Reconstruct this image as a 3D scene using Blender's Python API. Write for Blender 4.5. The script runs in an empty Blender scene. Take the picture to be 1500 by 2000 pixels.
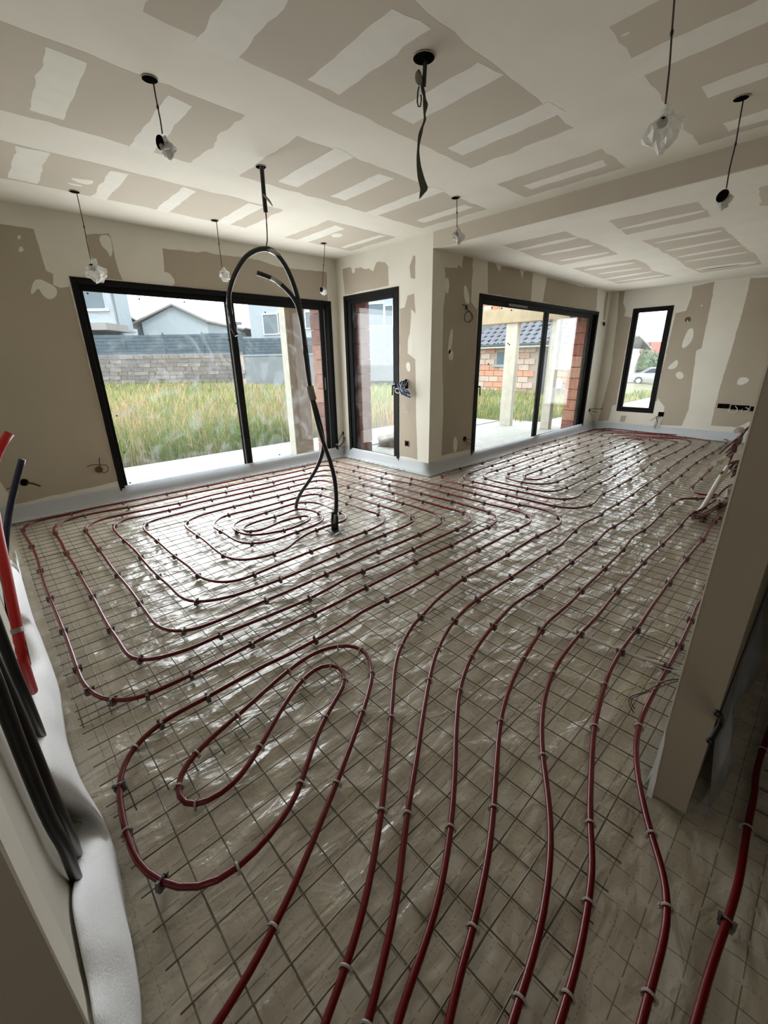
import bpy, bmesh, math, random
from mathutils import Vector, Matrix, noise
C = bpy.context.scene.collection
PI = math.pi
random.seed(7)
# ------------------------------------------------------------------ camera
FPX, CZ = 820.92, 1.3845
yw, pt, rl = math.radians(46.8046), math.radians(-19.8811), math.radians(-0.93)
FW = Vector((math.cos(pt)*math.cos(yw), math.cos(pt)*math.sin(yw), math.sin(pt)))
RT = Vector((math.sin(yw), -math.cos(yw), 0)); UP = RT.cross(FW)
RT, UP = RT*math.cos(rl)+UP*math.sin(rl), -RT*math.sin(rl)+UP*math.cos(rl)
CP = Vector((0, 0, CZ))
cam = bpy.data.cameras.new('camera'); camo = bpy.data.objects.new('camera', cam); C.objects.link(camo)
cam.sensor_fit = 'HORIZONTAL'; cam.sensor_width = 36; cam.lens = FPX/1500*36
cam.clip_start = 0.02; cam.clip_end = 400
camo.matrix_world = Matrix(((RT.x, UP.x, -FW.x, CP.x), (RT.y, UP.y, -FW.y, CP.y), (RT.z, UP.z, -FW.z, CP.z), (0, 0, 0, 1)))
bpy.context.scene.camera = camo
# ------------------------------------------------------------------ world, sun, exposure
sc = bpy.context.scene
sc.view_settings.view_transform = 'Standard'; sc.view_settings.look = 'None'
sc.view_settings.gamma = 1; sc.view_settings.use_curve_mapping = False
sc.view_settings.exposure = 1.72
sc.cycles.max_bounces = 12; sc.cycles.diffuse_bounces = 8; sc.cycles.glossy_bounces = 4
sc.cycles.transparent_max_bounces = 24; sc.cycles.sample_clamp_indirect = 6; sc.cycles.caustics_reflective = False
sc.cycles.use_denoising = True
w = bpy.data.worlds.new('overcast_sky'); sc.world = w; w.use_nodes = True
wn = w.node_tree; bg = wn.nodes['Background']
tc = wn.nodes.new('ShaderNodeTexCoord'); sp = wn.nodes.new('ShaderNodeSeparateXYZ'); mr = wn.nodes.new('ShaderNodeMapRange')
cr = wn.nodes.new('ShaderNodeMix'); cr.data_type = 'RGBA'
wn.links.new(tc.outputs['Generated'], sp.inputs[0]); wn.links.new(sp.outputs['Z'], mr.inputs['Value'])
mr.inputs['From Min'].default_value = -0.05; mr.inputs['From Max'].default_value = 0.8
wn.links.new(mr.outputs[0], cr.inputs['Factor'])
cr.inputs['A'].default_value = (0.93, 0.96, 1.0, 1); cr.inputs['B'].default_value = (0.82, 0.90, 1.0, 1)
wn.links.new(cr.outputs['Result'], bg.inputs['Color']); bg.inputs['Strength'].default_value = 1.7
sun = bpy.data.lights.new('sun', 'SUN'); sun.energy = 0.8; sun.angle = math.radians(12); sun.color = (1, .96, .9)
suno = bpy.data.objects.new('sun', sun); C.objects.link(suno)
suno.rotation_euler = Vector((0.35, 0.6, -0.95)).to_track_quat('-Z', 'Y').to_euler()

# soft area lights added inside the four glazed openings to boost the room's daylight
for loc, rot, sx, sy, e_ in (((2.35, 5.085, 1.12), (-PI/2, 0, 0), 2.65, 1.95, 28), ((3.955, 4.42, 1.12), (0, PI/2, 0), 1.95, .80, 3),
                             ((6.70, 3.375, 1.12), (-PI/2, 0, 0), 3.35, 1.95, 15), ((9.10, 2.68, 1.28), (0, PI/2, 0), 1.70, .50, 2)):
    a = bpy.data.lights.new('window_fill', 'AREA'); a.shape = 'RECTANGLE'; a.size = sx; a.size_y = sy; a.energy = e_; a.color = (.97, .985, 1)
    ao = bpy.data.objects.new('window_fill', a); C.objects.link(ao); ao.location = loc; ao.rotation_euler = rot
# weak unseen fill light added behind the camera for the partition end and front floor
a = bpy.data.lights.new('hallway_fill', 'AREA'); a.shape = 'RECTANGLE'; a.size = .9; a.size_y = 1.6; a.energy = 2.8; a.color = (1, .97, .92)
ao = bpy.data.objects.new('hallway_fill', a); C.objects.link(ao); ao.location = (-1.3, -.75, 1.5); ao.rotation_euler = Vector((1, .55, -.12)).to_track_quat('-Z', 'Z').to_euler()

# ------------------------------------------------------------------ pixel / world helpers
def ray(px, py): return FW + RT*((px-750)/FPX) - UP*((py-1000)/FPX)
def onpl(px, py, ax, val):
    d = ray(px, py); return CP + d*((val-CP[ax])/d[ax])
def onz(px, py, z=0.0): return onpl(px, py, 2, z)
def bk(px, py, dep): return CP + ray(px, py)*dep
def proj(X):
    d = Vector(X)-CP; f = d.dot(FW); return (750+FPX*d.dot(RT)/f, 1000-FPX*d.dot(UP)/f)
def z_at(x, y, py):
    lo, hi = -2.0, 12.0
    for _ in range(40):
        m = (lo+hi)/2
        if proj((x, y, m))[1] > py: lo = m
        else: hi = m
    return (lo+hi)/2
def P(s): return [tuple(float(t) for t in q.split(',')) for q in s.split()]

# ------------------------------------------------------------------ materials
def mat(name, col, rough=.6, metal=0, spec=.5, coat=0, coatr=.1, bump=None, var=None, trans=0, alpha=None):
    m = bpy.data.materials.new(name); m.use_nodes = True; nt = m.node_tree; b = nt.nodes['Principled BSDF']
    b.inputs['Base Color'].default_value = (*col, 1); b.inputs['Roughness'].default_value = rough
    b.inputs['Metallic'].default_value = metal; b.inputs['Specular IOR Level'].default_value = spec
    b.inputs['Coat Weight'].default_value = coat; b.inputs['Coat Roughness'].default_value = coatr
    if alpha is not None: b.inputs['Alpha'].default_value = alpha
    g = nt.nodes.new('ShaderNodeNewGeometry')
    if var:
        sc_, amt = var
        n = nt.nodes.new('ShaderNodeTexNoise'); n.inputs['Scale'].default_value = sc_; n.inputs['Detail'].default_value = 4
        nt.links.new(g.outputs['Position'], n.inputs['Vector'])
        r = nt.nodes.new('ShaderNodeMapRange'); r.inputs['To Min'].default_value = 1-amt; r.inputs['To Max'].default_value = 1+amt
        r.inputs['From Min'].default_value = .3; r.inputs['From Max'].default_value = .7
        nt.links.new(n.outputs['Fac'], r.inputs['Value'])
        h = nt.nodes.new('ShaderNodeVectorMath'); h.operation = 'SCALE'; h.inputs[0].default_value = col
        nt.links.new(r.outputs[0], h.inputs['Scale']); nt.links.new(h.outputs[0], b.inputs['Base Color'])
    if bump:
        sc_, st, ds = bump
        n = nt.nodes.new('ShaderNodeTexNoise'); n.inputs['Scale'].default_value = sc_; n.inputs['Detail'].default_value = 6
        nt.links.new(g.outputs['Position'], n.inputs['Vector'])
        bp = nt.nodes.new('ShaderNodeBump'); bp.inputs['Strength'].default_value = st; bp.inputs['Distance'].default_value = ds
        nt.links.new(n.outputs['Fac'], bp.inputs['Height']); nt.links.new(bp.outputs[0], b.inputs['Normal'])
    if trans:
        b.inputs['Transmission Weight'].default_value = trans
    return m
M = {}
M['plaster'] = mat('joint_compound', (.60, .575, .50), .85, var=(3, .035), bump=(30, .08, .004))
M['filler'] = mat('filler', (.61, .595, .53), .85, var=(9, .03), bump=(40, .12, .004))
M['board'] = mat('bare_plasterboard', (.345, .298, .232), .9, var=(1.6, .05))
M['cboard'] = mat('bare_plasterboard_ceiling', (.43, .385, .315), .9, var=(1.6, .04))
M['bead'] = mat('corner_bead', (.72, .69, .6), .6)
M['frame'] = mat('black_aluminium', (.006, .006, .0055), .6, spec=.1)
M['frame2'] = mat('grey_aluminium', (.10, .10, .10), .35, spec=.5)
M['steel'] = mat('bright_aluminium', (.5, .5, .5), .35, metal=.8)
M['foam'] = mat('white_foam', (.74, .77, .80), .55, bump=(60, .1, .003))
M['foamr'] = mat('white_foam_granular', (.88, .90, .93), .6, bump=(180, .5, .003), var=(120, .04))
M['pipe'] = mat('red_pipe', (.115, .004, .006), .24, spec=.35)
M['wire'] = mat('steel_wire', (.15, .13, .10), .4, metal=.5, var=(20, .2))
M['clipd'] = mat('dark_grey_clip', (.10, .09, .085), .45)
M['clip'] = mat('grey_clip', (.34, .31, .28), .45)
M['black'] = mat('black_plastic', (.008, .008, .009), .38, spec=.4)
M['flat_black'] = mat('dark_hole', (.004, .0035, .003), 1, spec=0)  # near-black colour paints the shade inside holes and boxes; also on lamp faces
M['blue'] = mat('blue_conduit', (.004, .008, .036), .35)
M['red'] = mat('red_conduit', (.58, .012, .01), .35)
M['tape'] = mat('grey_tape', (.16, .16, .13), .5)
M['silver'] = mat('silver_tape', (.35, .35, .34), .3, metal=.5)
M['whitetape'] = mat('white_tape', (.42, .39, .34), .5)
M['greypipe'] = mat('grey_tube', (.5, .48, .43), .5)
M['bundle'] = mat('maroon_conduit', (.085, .012, .012), .4)
M['redbox'] = mat('dark_red_box', (.10, .012, .01), .5)
M['bluecab'] = mat('blue_cable', (.02, .05, .14), .4)
M['whitecab'] = mat('white_cable', (.6, .6, .58), .4)
M['brownbox'] = mat('brown_box', (.10, .05, .02), .5)
M['copper'] = mat('brown_cable', (.045, .028, .018), .5)
M['yellow'] = mat('yellow_green_cable', (.35, .32, .06), .4)
M['concrete'] = mat('concrete', (.42, .405, .36), .8, var=(2.5, .09), bump=(20, .1, .01))
M['wood'] = mat('pale_wood', (.46, .36, .23), .7, var=(6, .12))
M['woodw'] = mat('whitened_wood', (.60, .55, .45), .7, var=(8, .08))
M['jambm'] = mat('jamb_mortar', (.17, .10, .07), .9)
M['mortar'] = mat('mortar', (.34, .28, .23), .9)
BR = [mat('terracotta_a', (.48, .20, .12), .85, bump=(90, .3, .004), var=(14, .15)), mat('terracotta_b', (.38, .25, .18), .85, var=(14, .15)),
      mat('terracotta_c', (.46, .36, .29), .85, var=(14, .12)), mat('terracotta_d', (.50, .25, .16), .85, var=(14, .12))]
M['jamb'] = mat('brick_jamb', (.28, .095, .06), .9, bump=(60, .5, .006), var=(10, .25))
ST = [mat('stone_a', (.13, .112, .10), .9, var=(6, .2)), mat('stone_b', (.105, .097, .09), .9, var=(6, .2)), mat('stone_c', (.16, .14, .125), .9, var=(6, .2))]
M['screen'] = mat('blue_grey_screen', (.042, .064, .082), .8, var=(5, .25))
M['render'] = mat('white_render', (.27, .305, .33), .85)
M['renderg'] = mat('grey_render', (.135, .15, .16), .85, var=(1, .1))
M['rooftile'] = mat('slate_tile', (.075, .082, .098), .45, var=(8, .15))
M['roofd'] = mat('grey_roof', (.20, .19, .18), .8)
M['roofred'] = mat('red_roof', (.32, .12, .09), .8)
M['winb'] = mat('blue_grey_window', (.075, .105, .125), .3, spec=.4)
M['gutter'] = mat('white_gutter', (.62, .64, .66), .5)
M['acw'] = mat('white_unit', (.62, .62, .62), .5)
M['rubber'] = mat('tyre', (.03, .03, .03), .7)
M['carp'] = mat('silver_car_paint', (.34, .37, .42), .25, metal=.4, coat=.6)
M['carw'] = mat('pale_car_paint', (.55, .57, .62), .25, coat=.6)
M['carglass'] = mat('car_glass', (.05, .07, .09), .1)
M['leaf'] = mat('hedge_leaf', (.06, .11, .035), .7, var=(5, .4))
M['tarp'] = mat('sandy_tarp', (.26, .23, .18), .8, bump=(12, .6, .03), var=(8, .25))
M['bag'] = mat('clear_bag', (.75, .75, .73), .25, spec=.6, alpha=.55, bump=(40, .8, .01))
M['bagg'] = mat('smoky_bag', (.5, .5, .48), .3, spec=.6, alpha=.6, bump=(40, .8, .01))

def glass(name, smear):
    m = bpy.data.materials.new(name); m.use_nodes = True; nt = m.node_tree; nt.nodes.clear()
    o = nt.nodes.new('ShaderNodeOutputMaterial'); t = nt.nodes.new('ShaderNodeBsdfTransparent'); g = nt.nodes.new('ShaderNodeBsdfGlossy')
    t.inputs[0].default_value = (.93, .95, .94, 1); g.inputs['Roughness'].default_value = .01
    lwt = nt.nodes.new('ShaderNodeLayerWeight'); lwp = nt.nodes.new('ShaderNodeMath'); lwp.operation = 'POWER'; lwp.inputs[1].default_value = 4.5; nt.links.new(lwt.outputs['Facing'], lwp.inputs[0])
    lw = nt.nodes.new('ShaderNodeMath'); lw.operation = 'MULTIPLY_ADD'; lw.inputs[1].default_value = .6; lw.inputs[2].default_value = .035; nt.links.new(lwp.outputs[0], lw.inputs[0])
    mx = nt.nodes.new('ShaderNodeMixShader'); nt.links.new(lw.outputs[0], mx.inputs[0]); nt.links.new(t.outputs[0], mx.inputs[1]); nt.links.new(g.outputs[0], mx.inputs[2])
    d = nt.nodes.new('ShaderNodeBsdfDiffuse'); d.inputs[0].default_value = (.8, .85, .9, 1)
    tr = nt.nodes.new('ShaderNodeBsdfTranslucent'); tr.inputs[0].default_value = (.8, .85, .9, 1)
    ad = nt.nodes.new('ShaderNodeMixShader'); ad.inputs[0].default_value = .5
    nt.links.new(d.outputs[0], ad.inputs[1]); nt.links.new(tr.outputs[0], ad.inputs[2])
    ge = nt.nodes.new('ShaderNodeNewGeometry'); n = nt.nodes.new('ShaderNodeTexNoise'); n.inputs['Scale'].default_value = 2.2
    n.inputs['Detail'].default_value = 3; n.inputs['Distortion'].default_value = 3.5
    nt.links.new(ge.outputs['Position'], n.inputs['Vector'])
    r = nt.nodes.new('ShaderNodeMapRange'); r.inputs['From Min'].default_value = .5; r.inputs['From Max'].default_value = .72
    r.inputs['To Min'].default_value = smear*.15; r.inputs['To Max'].default_value = smear
    nt.links.new(n.outputs['Fac'], r.inputs['Value'])
    m2 = nt.nodes.new('ShaderNodeMixShader'); nt.links.new(r.outputs[0], m2.inputs[0]); nt.links.new(mx.outputs[0], m2.inputs[1]); nt.links.new(ad.outputs[0], m2.inputs[2])
    nt.links.new(m2.outputs[0], o.inputs[0]); return m
M['glass'] = glass('window_glass', .05); M['glass1'] = glass('smeared_window_glass', .16)

def film_material():
    m = mat('printed_film', (.37, .335, .255), .28, spec=.55, coat=.5, coatr=.2); nt = m.node_tree; L = nt.links; b = nt.nodes['Principled BSDF']
    def N(t, **k):
        n = nt.nodes.new(t)
        for a, v in k.items(): setattr(n, a, v)
        return n
    def math_(op, a, b_=None, c=None):
        n = N('ShaderNodeMath', operation=op)
        for i, v in enumerate((a, b_, c)):
            if v is None: continue
            if isinstance(v, (int, float)): n.inputs[i].default_value = v
            else: L.new(v, n.inputs[i])
        return n.outputs[0]
    g = N('ShaderNodeNewGeometry'); s = N('ShaderNodeSeparateXYZ')
    # slight waviness of the print
    nz = N('ShaderNodeTexNoise'); nz.inputs['Scale'].default_value = 1.7; L.new(g.outputs['Position'], nz.inputs['Vector'])
    off = N('ShaderNodeVectorMath', operation='MULTIPLY_ADD'); L.new(nz.outputs['Color'], off.inputs[0]); off.inputs[1].default_value = (.02, .02, 0); L.new(g.outputs['Position'], off.inputs[2])
    L.new(off.outputs[0], s.inputs[0]); X, Y = s.outputs['X'], s.outputs['Y']
    def line(A, Bc, per, of, wid, dper, duty):
        f = math_('PINGPONG', math_('ADD', A, of), per/2)          # 0 at the line
        l = math_('LESS_THAN', f, wid/2)
        d = math_('LESS_THAN', math_('FRACT', math_('DIVIDE', Bc, dper)), duty)
        return math_('MULTIPLY', l, d)
    k = math_('MAXIMUM', line(X, Y, .1, .062, .0028, .1, .86), line(Y, X, .1, .057, .0028, .1, .86))
    k2 = math_('MAXIMUM', line(X, Y, .1, .012, .0018, .014, .5), line(Y, X, .1, .007, .0018, .014, .5))
    k = math_('MINIMUM', math_('ADD', math_('MULTIPLY', k, .62), math_('MULTIPLY', k2, .45)), .75)
    c = N('ShaderNodeMix', data_type='RGBA'); n2 = N('ShaderNodeTexNoise'); n2.inputs['Scale'].default_value = 5; n2.inputs['Detail'].default_value = 5
    L.new(g.outputs['Position'], n2.inputs['Vector'])
    cc = N('ShaderNodeMix', data_type='RGBA'); L.new(n2.outputs['Fac'], cc.inputs['Factor'])
    cc.inputs['A'].default_value = (.43, .39, .31, 1); cc.inputs['B'].default_value = (.54, .49, .39, 1)
    L.new(k, c.inputs['Factor']); L.new(cc.outputs['Result'], c.inputs['A']); c.inputs['B'].default_value = (.05, .048, .04, 1)
    L.new(c.outputs['Result'], b.inputs['Base Color'])
    # creases
    mp = N('ShaderNodeMapping'); mp.inputs['Rotation'].default_value = (0, 0, .6); mp.inputs['Scale'].default_value = (1.0, 2.3, 1); L.new(g.outputs['Position'], mp.inputs[0])
    a1 = N('ShaderNodeTexNoise'); a1.inputs['Scale'].default_value = 5.2; a1.inputs['Detail'].default_value = 3; a1.inputs['Distortion'].default_value = .8; L.new(mp.outputs[0], a1.inputs['Vector'])
    a2 = N('ShaderNodeTexVoronoi', feature='F1'); a2.inputs['Scale'].default_value = 13; L.new(mp.outputs[0], a2.inputs['Vector'])
    a3 = N('ShaderNodeTexNoise'); a3.inputs['Scale'].default_value = 30; a3.inputs['Detail'].default_value = 4; L.new(g.outputs['Position'], a3.inputs['Vector'])
    b1 = N('ShaderNodeBump'); b1.inputs['Strength'].default_value = .5; b1.inputs['Distance'].default_value = .026; L.new(a1.outputs['Fac'], b1.inputs['Height'])
    b2 = N('ShaderNodeBump'); b2.inputs['Strength'].default_value = .25; b2.inputs['Distance'].default_value = .008; L.new(a2.outputs['Distance'], b2.inputs['Height']); L.new(b1.outputs[0], b2.inputs['Normal'])
    b3 = N('ShaderNodeBump'); b3.inputs['Strength'].default_value = .6; b3.inputs['Distance'].default_value = .006; L.new(a3.outputs['Fac'], b3.inputs['Height']); L.new(b2.outputs[0], b3.inputs['Normal'])
    L.new(b3.outputs[0], b.inputs['Normal']); L.new(b3.outputs[0], b.inputs['Coat Normal'])
    return m
M['film'] = film_material()

# ------------------------------------------------------------------ object helpers
def obj(name, me, m=None, parent=None, smooth=False):
    if isinstance(me, bmesh.types.BMesh):
        d = bpy.data.meshes.new(name); me.to_mesh(d); me.free(); me = d
    o = bpy.data.objects.new(name, me); C.objects.link(o)
    if m is not None and not me.materials:
        for k in (m if isinstance(m, list) else [m]): me.materials.append(k)
    if parent is not None: o.parent = parent
    if smooth:
        me.shade_smooth()
    return o
def tag(o, label, cat, group=None):
    o['label'] = label; o['category'] = cat
    if group: o['group'] = group
    return o
def thing(name, label=None, cat=None, group=None):
    o = bpy.data.objects.new(name, None); C.objects.link(o); o.empty_display_size = .05
    if label: tag(o, label, cat, group)
    return o
def struct(o): o['kind'] = 'structure'; return o
def stuff(o): o['kind'] = 'stuff'; return o
def box(bm, x0, x1, y0, y1, z0, z1):
    v = [bm.verts.new((x, y, z)) for x in (x0, x1) for y in (y0, y1) for z in (z0, z1)]
    for f in ((0, 1, 3, 2), (4, 6, 7, 5), (0, 4, 5, 1), (2, 3, 7, 6), (0, 2, 6, 4), (1, 5, 7, 3)): bm.faces.new([v[i] for i in f])
def boxo(name, b, m, parent=None, bev=0):
    bm = bmesh.new(); box(bm, *b)
    if bev: bmesh.ops.bevel(bm, geom=bm.edges[:], offset=bev, segments=2, affect='EDGES', profile=.5)
    return obj(name, bm, m, parent)
def catmull(p, step):
    p = [Vector(q) for q in p]; out = []
    n = len(p)
    for i in range(n-1):
        a, b, c, d = p[max(i-1, 0)], p[i], p[i+1], p[min(i+2, n-1)]
        k = max(1, int((c-b).length/step))
        for j in range(k):
            t = j/k
            out.append(.5*((2*b)+(c-a)*t+(2*a-5*b+4*c-d)*t*t+(3*b-a-3*c+d)*t**3))
    out.append(p[-1]); return out
def tube(bm, pts, r, n=8, caps=True, flat=None):
    rr = r if isinstance(r, (list, tuple)) else [r]*len(pts)
    up = Vector((0, 0, 1)); rings = []
    for i, p in enumerate(pts):
        t = (pts[min(i+1, len(pts)-1)]-pts[max(i-1, 0)])
        if t.length < 1e-9: t = Vector((0, 0, 1))
        t.normalize()
        s = t.cross(up)
        if s.length < .05: s = t.cross(Vector((1, 0, 0))) if not rings else last_s - t*last_s.dot(t)
        s.normalize()
        if rings and s.dot(last_s) < 0: s = -s
        last_s = s; q = t.cross(s)
        rings.append([bm.verts.new(p+(s*math.cos(a)+q*math.sin(a)*(flat or 1))*rr[i]) for a in [2*PI*k/n for k in range(n)]])
    for a, b in zip(rings, rings[1:]):
        for k in range(n): bm.faces.new((a[k], a[(k+1) % n], b[(k+1) % n], b[k]))
    if caps:
        bm.faces.new(rings[0][::-1]); bm.faces.new(rings[-1])
def tubeo(name, pts, r, m, parent=None, n=8, step=.03, smooth=True, flat=None):
    bm = bmesh.new(); p = catmull(pts, step)
    rr = r
    if isinstance(r, (list, tuple)):
        rr = [r[0]+(r[1]-r[0])*i/(len(p)-1) for i in range(len(p))]
    tube(bm, p, rr, n, flat=flat); return obj(name, bm, m, parent, smooth)
def plane_pt(ax, val, a, b):   # in-plane coordinates -> world
    return Vector((val, a, b)) if ax == 0 else Vector((a, val, b)) if ax == 1 else Vector((a, b, val))
def patch(name, ax, val, side, pts, m, parent, lift=.0004, rough=.006, px=True, rnd=None):
    """a thin skin (bare board or filler) standing proud of a wall or ceiling plane; side = direction into the room"""
    if px:
        q = [onpl(x, y, ax, val) for x, y in pts]
        q = [(p.y, p.z) if ax == 0 else (p.x, p.z) if ax == 1 else (p.x, p.y) for p in q]
    else: q = list(pts)
    if rnd is None: rnd = 2 if name == 'filler_patch' and px else 0
    for _ in range(rnd):
        q = [c for i in range(len(q)) for c in ((q[i][0]*.75+q[(i+1) % len(q)][0]*.25, q[i][1]*.75+q[(i+1) % len(q)][1]*.25), (q[i][0]*.25+q[(i+1) % len(q)][0]*.75, q[i][1]*.25+q[(i+1) % len(q)][1]*.75))]
    rs = random.Random(hash(round(sum(a*3.1+b for a, b in q), 3)) & 0xffff)
    fine = []
    for i, (a, b) in enumerate(q):
        c, d = q[(i+1) % len(q)]; l = math.hypot(c-a, d-b); k = max(1, min(24, int(l/.05)))
        for j in range(k):
            t = j/k; e = rough if j else rough*.5
            e *= (.4+abs(noise.noise((a*3+t*l*4, b*3, 1)))*2)
            nx, ny = -(d-b)/max(l, 1e-6), (c-a)/max(l, 1e-6)
            s = noise.noise((a*9+t*l*11, b*7+d, 3.3))*e*2
            fine.append((a+(c-a)*t+nx*s, b+(d-b)*t+ny*s))
    bm = bmesh.new()
    vs = [bm.verts.new(plane_pt(ax, val+side*lift, a, b)) for a, b in fine]
    f = bm.faces.new(vs)
    r = bmesh.ops.extrude_face_region(bm, geom=[f])
    mv = plane_pt(ax, -side*lift*.9, 0, 0)
    bmesh.ops.translate(bm, verts=[v for v in r['geom'] if isinstance(v, bmesh.types.BMVert)], vec=mv)
    bmesh.ops.triangulate(bm, faces=[x for x in bm.faces if len(x.verts) > 4])
    bmesh.ops.recalc_face_normals(bm, faces=bm.faces)
    return obj(name, bm, m, parent)
# ------------------------------------------------------------------ the room (metres; x along the garden wall, y towards the garden)
XL, YA, XB, YC, XD, ZC, ZL = -.12, 5.11, 3.978, 3.40, 9.127, 2.6576, 2.5046
YR0, YR1, XR = .03, .134, 1.32       # partition wall beside the camera
bx = boxo('floor', (-1.5, 9.4, -1.5, 5.4, -.16, -.03), M['concrete']); struct(bx)
def wall(name, ax, v0, v1, a0, a1, z0, z1, holes, m):
    bm = bmesh.new(); A = sorted({a0, a1} | {h[0] for h in holes} | {h[1] for h in holes})
    for p, q in zip(A, A[1:]):
        hs = [h for h in holes if h[0] <= p+1e-6 and h[1] >= q-1e-6]
        segs = [(z0, z1)] if not hs else [(z0, hs[0][2]), (hs[0][3], z1)]
        for s, e in segs:
            if e-s > 1e-4:
                box(bm, *((v0, v1, p, q, s, e) if ax == 0 else (p, q, v0, v1, s, e)))
    return struct(obj(name, bm, m))
D1 = (.91, 3.862, .02, 2.1456); D2 = (3.919, 4.965, .02, 2.2); D3 = (4.876, 8.615, .02, 2.1447); W4 = (2.357, 2.995, .372, 2.192)
wA = wall('wall_back', 1, YA, YA+.1, -.4, XB+.1, -.05, ZC+.05, [D1], M['plaster'])
wB = wall('wall_side', 0, XB, XB+.1, YC, YA+.1, -.05, ZC+.05, [D2], M['plaster'])
wC = wall('wall_rear', 1, YC, YC+.1, XB+.1, XD+.1, -.05, ZC+.05, [D3], M['plaster'])
wD = wall('wall_far', 0, XD, XD+.1, -1.4, YC+.1, -.05, ZC+.05, [W4], M['plaster'])
wL = struct(boxo('wall_left', (-1.5, XL, .647, YA+.1, -.05, ZC+.05), M['plaster']))
wR = struct(boxo('wall_right', (XR, XD, YR0, YR1, .012, ZC), M['board']))
wH = struct(boxo('wall_hall', (-1.5, XD, -1.5, -1.4, -.05, ZC+.05), M['board']))
wH2 = struct(boxo('wall_end', (-1.6, -1.5, -1.5, .8, -.05, ZC+.05), M['board']))
ce = struct(boxo('ceiling', (-1.5, XB+.02, -1.5, YA+.1, ZC, ZC+.08), M['plaster']))
cl = struct(boxo('ceiling', (XB+.02, XD+.1, -1.5, YC+.1, ZL, ZL+.2), M['plaster']))
tr = struct(boxo('trim_1', (XB, XB+.02, -1.5, YC, ZL, ZC), M['cboard']))
# masonry outside each insulated wall, with the openings a little narrower than the frames
t = .06
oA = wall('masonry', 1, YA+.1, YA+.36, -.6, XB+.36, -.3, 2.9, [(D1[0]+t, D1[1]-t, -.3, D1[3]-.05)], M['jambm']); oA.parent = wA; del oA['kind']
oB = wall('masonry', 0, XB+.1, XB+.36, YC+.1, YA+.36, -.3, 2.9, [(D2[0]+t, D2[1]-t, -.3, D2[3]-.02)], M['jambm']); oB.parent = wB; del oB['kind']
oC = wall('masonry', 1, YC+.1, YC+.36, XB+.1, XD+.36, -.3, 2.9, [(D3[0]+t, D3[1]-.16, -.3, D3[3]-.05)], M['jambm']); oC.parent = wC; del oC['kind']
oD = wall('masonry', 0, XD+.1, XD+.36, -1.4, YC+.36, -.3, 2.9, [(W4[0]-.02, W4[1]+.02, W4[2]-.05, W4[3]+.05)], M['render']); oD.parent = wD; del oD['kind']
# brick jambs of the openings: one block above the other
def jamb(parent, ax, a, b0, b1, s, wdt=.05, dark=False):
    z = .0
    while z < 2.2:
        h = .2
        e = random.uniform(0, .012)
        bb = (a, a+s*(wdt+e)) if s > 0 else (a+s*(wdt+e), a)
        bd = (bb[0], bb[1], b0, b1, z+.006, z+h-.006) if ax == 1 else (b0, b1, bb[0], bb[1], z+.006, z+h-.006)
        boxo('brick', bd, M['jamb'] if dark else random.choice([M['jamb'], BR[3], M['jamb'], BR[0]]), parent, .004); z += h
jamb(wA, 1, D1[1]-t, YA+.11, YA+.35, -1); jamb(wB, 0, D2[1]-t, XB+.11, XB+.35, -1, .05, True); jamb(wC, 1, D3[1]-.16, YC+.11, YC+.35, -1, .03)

# ------------------------------------------------------------------ doors and window
def rect_frame(bm, ax, v0, v1, a0, a1, z0, z1, wl, wr, wt, wb):
    f = (lambda p, q, s, e: box(bm, v0, v1, p, q, s, e)) if ax == 0 else (lambda p, q, s, e: box(bm, p, q, v0, v1, s, e))
    f(a0, a0+wl, z0, z1); f(a1-wr, a1, z0, z1); f(a0+wl, a1-wr, z1-wt, z1)
    if wb: f(a0+wl, a1-wr, z0, z0+wb)
def sash(parent, ax, v0, v1, a0, a1, z0, z1, wl, wr, wt, wb, gm, name='sash'):
    bm = bmesh.new(); rect_frame(bm, ax, v0, v1, a0, a1, z0, z1, wl, wr, wt, wb)
    bmesh.ops.bevel(bm, geom=bm.edges[:], offset=.003, segments=1, affect='EDGES')
    s = obj(name, bm, M['frame'], parent); g = (v0+v1)/2
    b = (g-.003, g+.003, a0+wl, a1-wr, z0+wb, z1-wt) if ax == 0 else (a0+wl, a1-wr, g-.003, g+.003, z0+wb, z1-wt)
    boxo('pane', b, gm, s); return s
def opening(name, ax, val, D, fw, ft, fb):
    e = thing(name); struct(e); a0, a1, z0, z1 = D
    bm = bmesh.new(); rect_frame(bm, ax, val-.006, val+.09, a0, a1, z0, z1, fw, fw, ft, fb)
    rect_frame(bm, ax, val-.010, val-.004, a0, a1, z0, z1, .016, .016, .016, 0)
    bmesh.ops.bevel(bm, geom=bm.edges[:], offset=.0025, segments=1, affect='EDGES')
    obj('frame', bm, M['frame'], e); return e
e1 = opening('door_1', 1, YA, D1, .05, .05, .06)
sash(e1, 1, YA+.045, YA+.075, .955, 2.42, .07, 2.10, .045, .045, .06, .06, M['glass1'])
sash(e1, 1, YA+.008, YA+.038, 2.40, 3.74, .07, 2.10, .065, .065, .07, .06, M['glass1'])
boxo('weather_strip', (2.385, 2.398, YA+.03, YA+.045, .1, 2.04), M['steel'], e1)
boxo('end_stile', (3.745, 3.76, YA+.02, YA+.05, .1, 2.04), M['frame2'], e1)
boxo('pull', (3.685, 3.70, YA-.004, YA+.008, 1.0, 1.16), M['frame2'], e1, .002)
e2 = opening('door_2', 0, XB, D2, .05, .05, .06)
sash(e2, 0, XB+.012, XB+.06, 3.965, 4.92, .07, 2.155, .07, .08, .06, .07, M['glass'])
e3 = opening('door_3', 1, YC, D3, .05, .05, .06)
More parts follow.
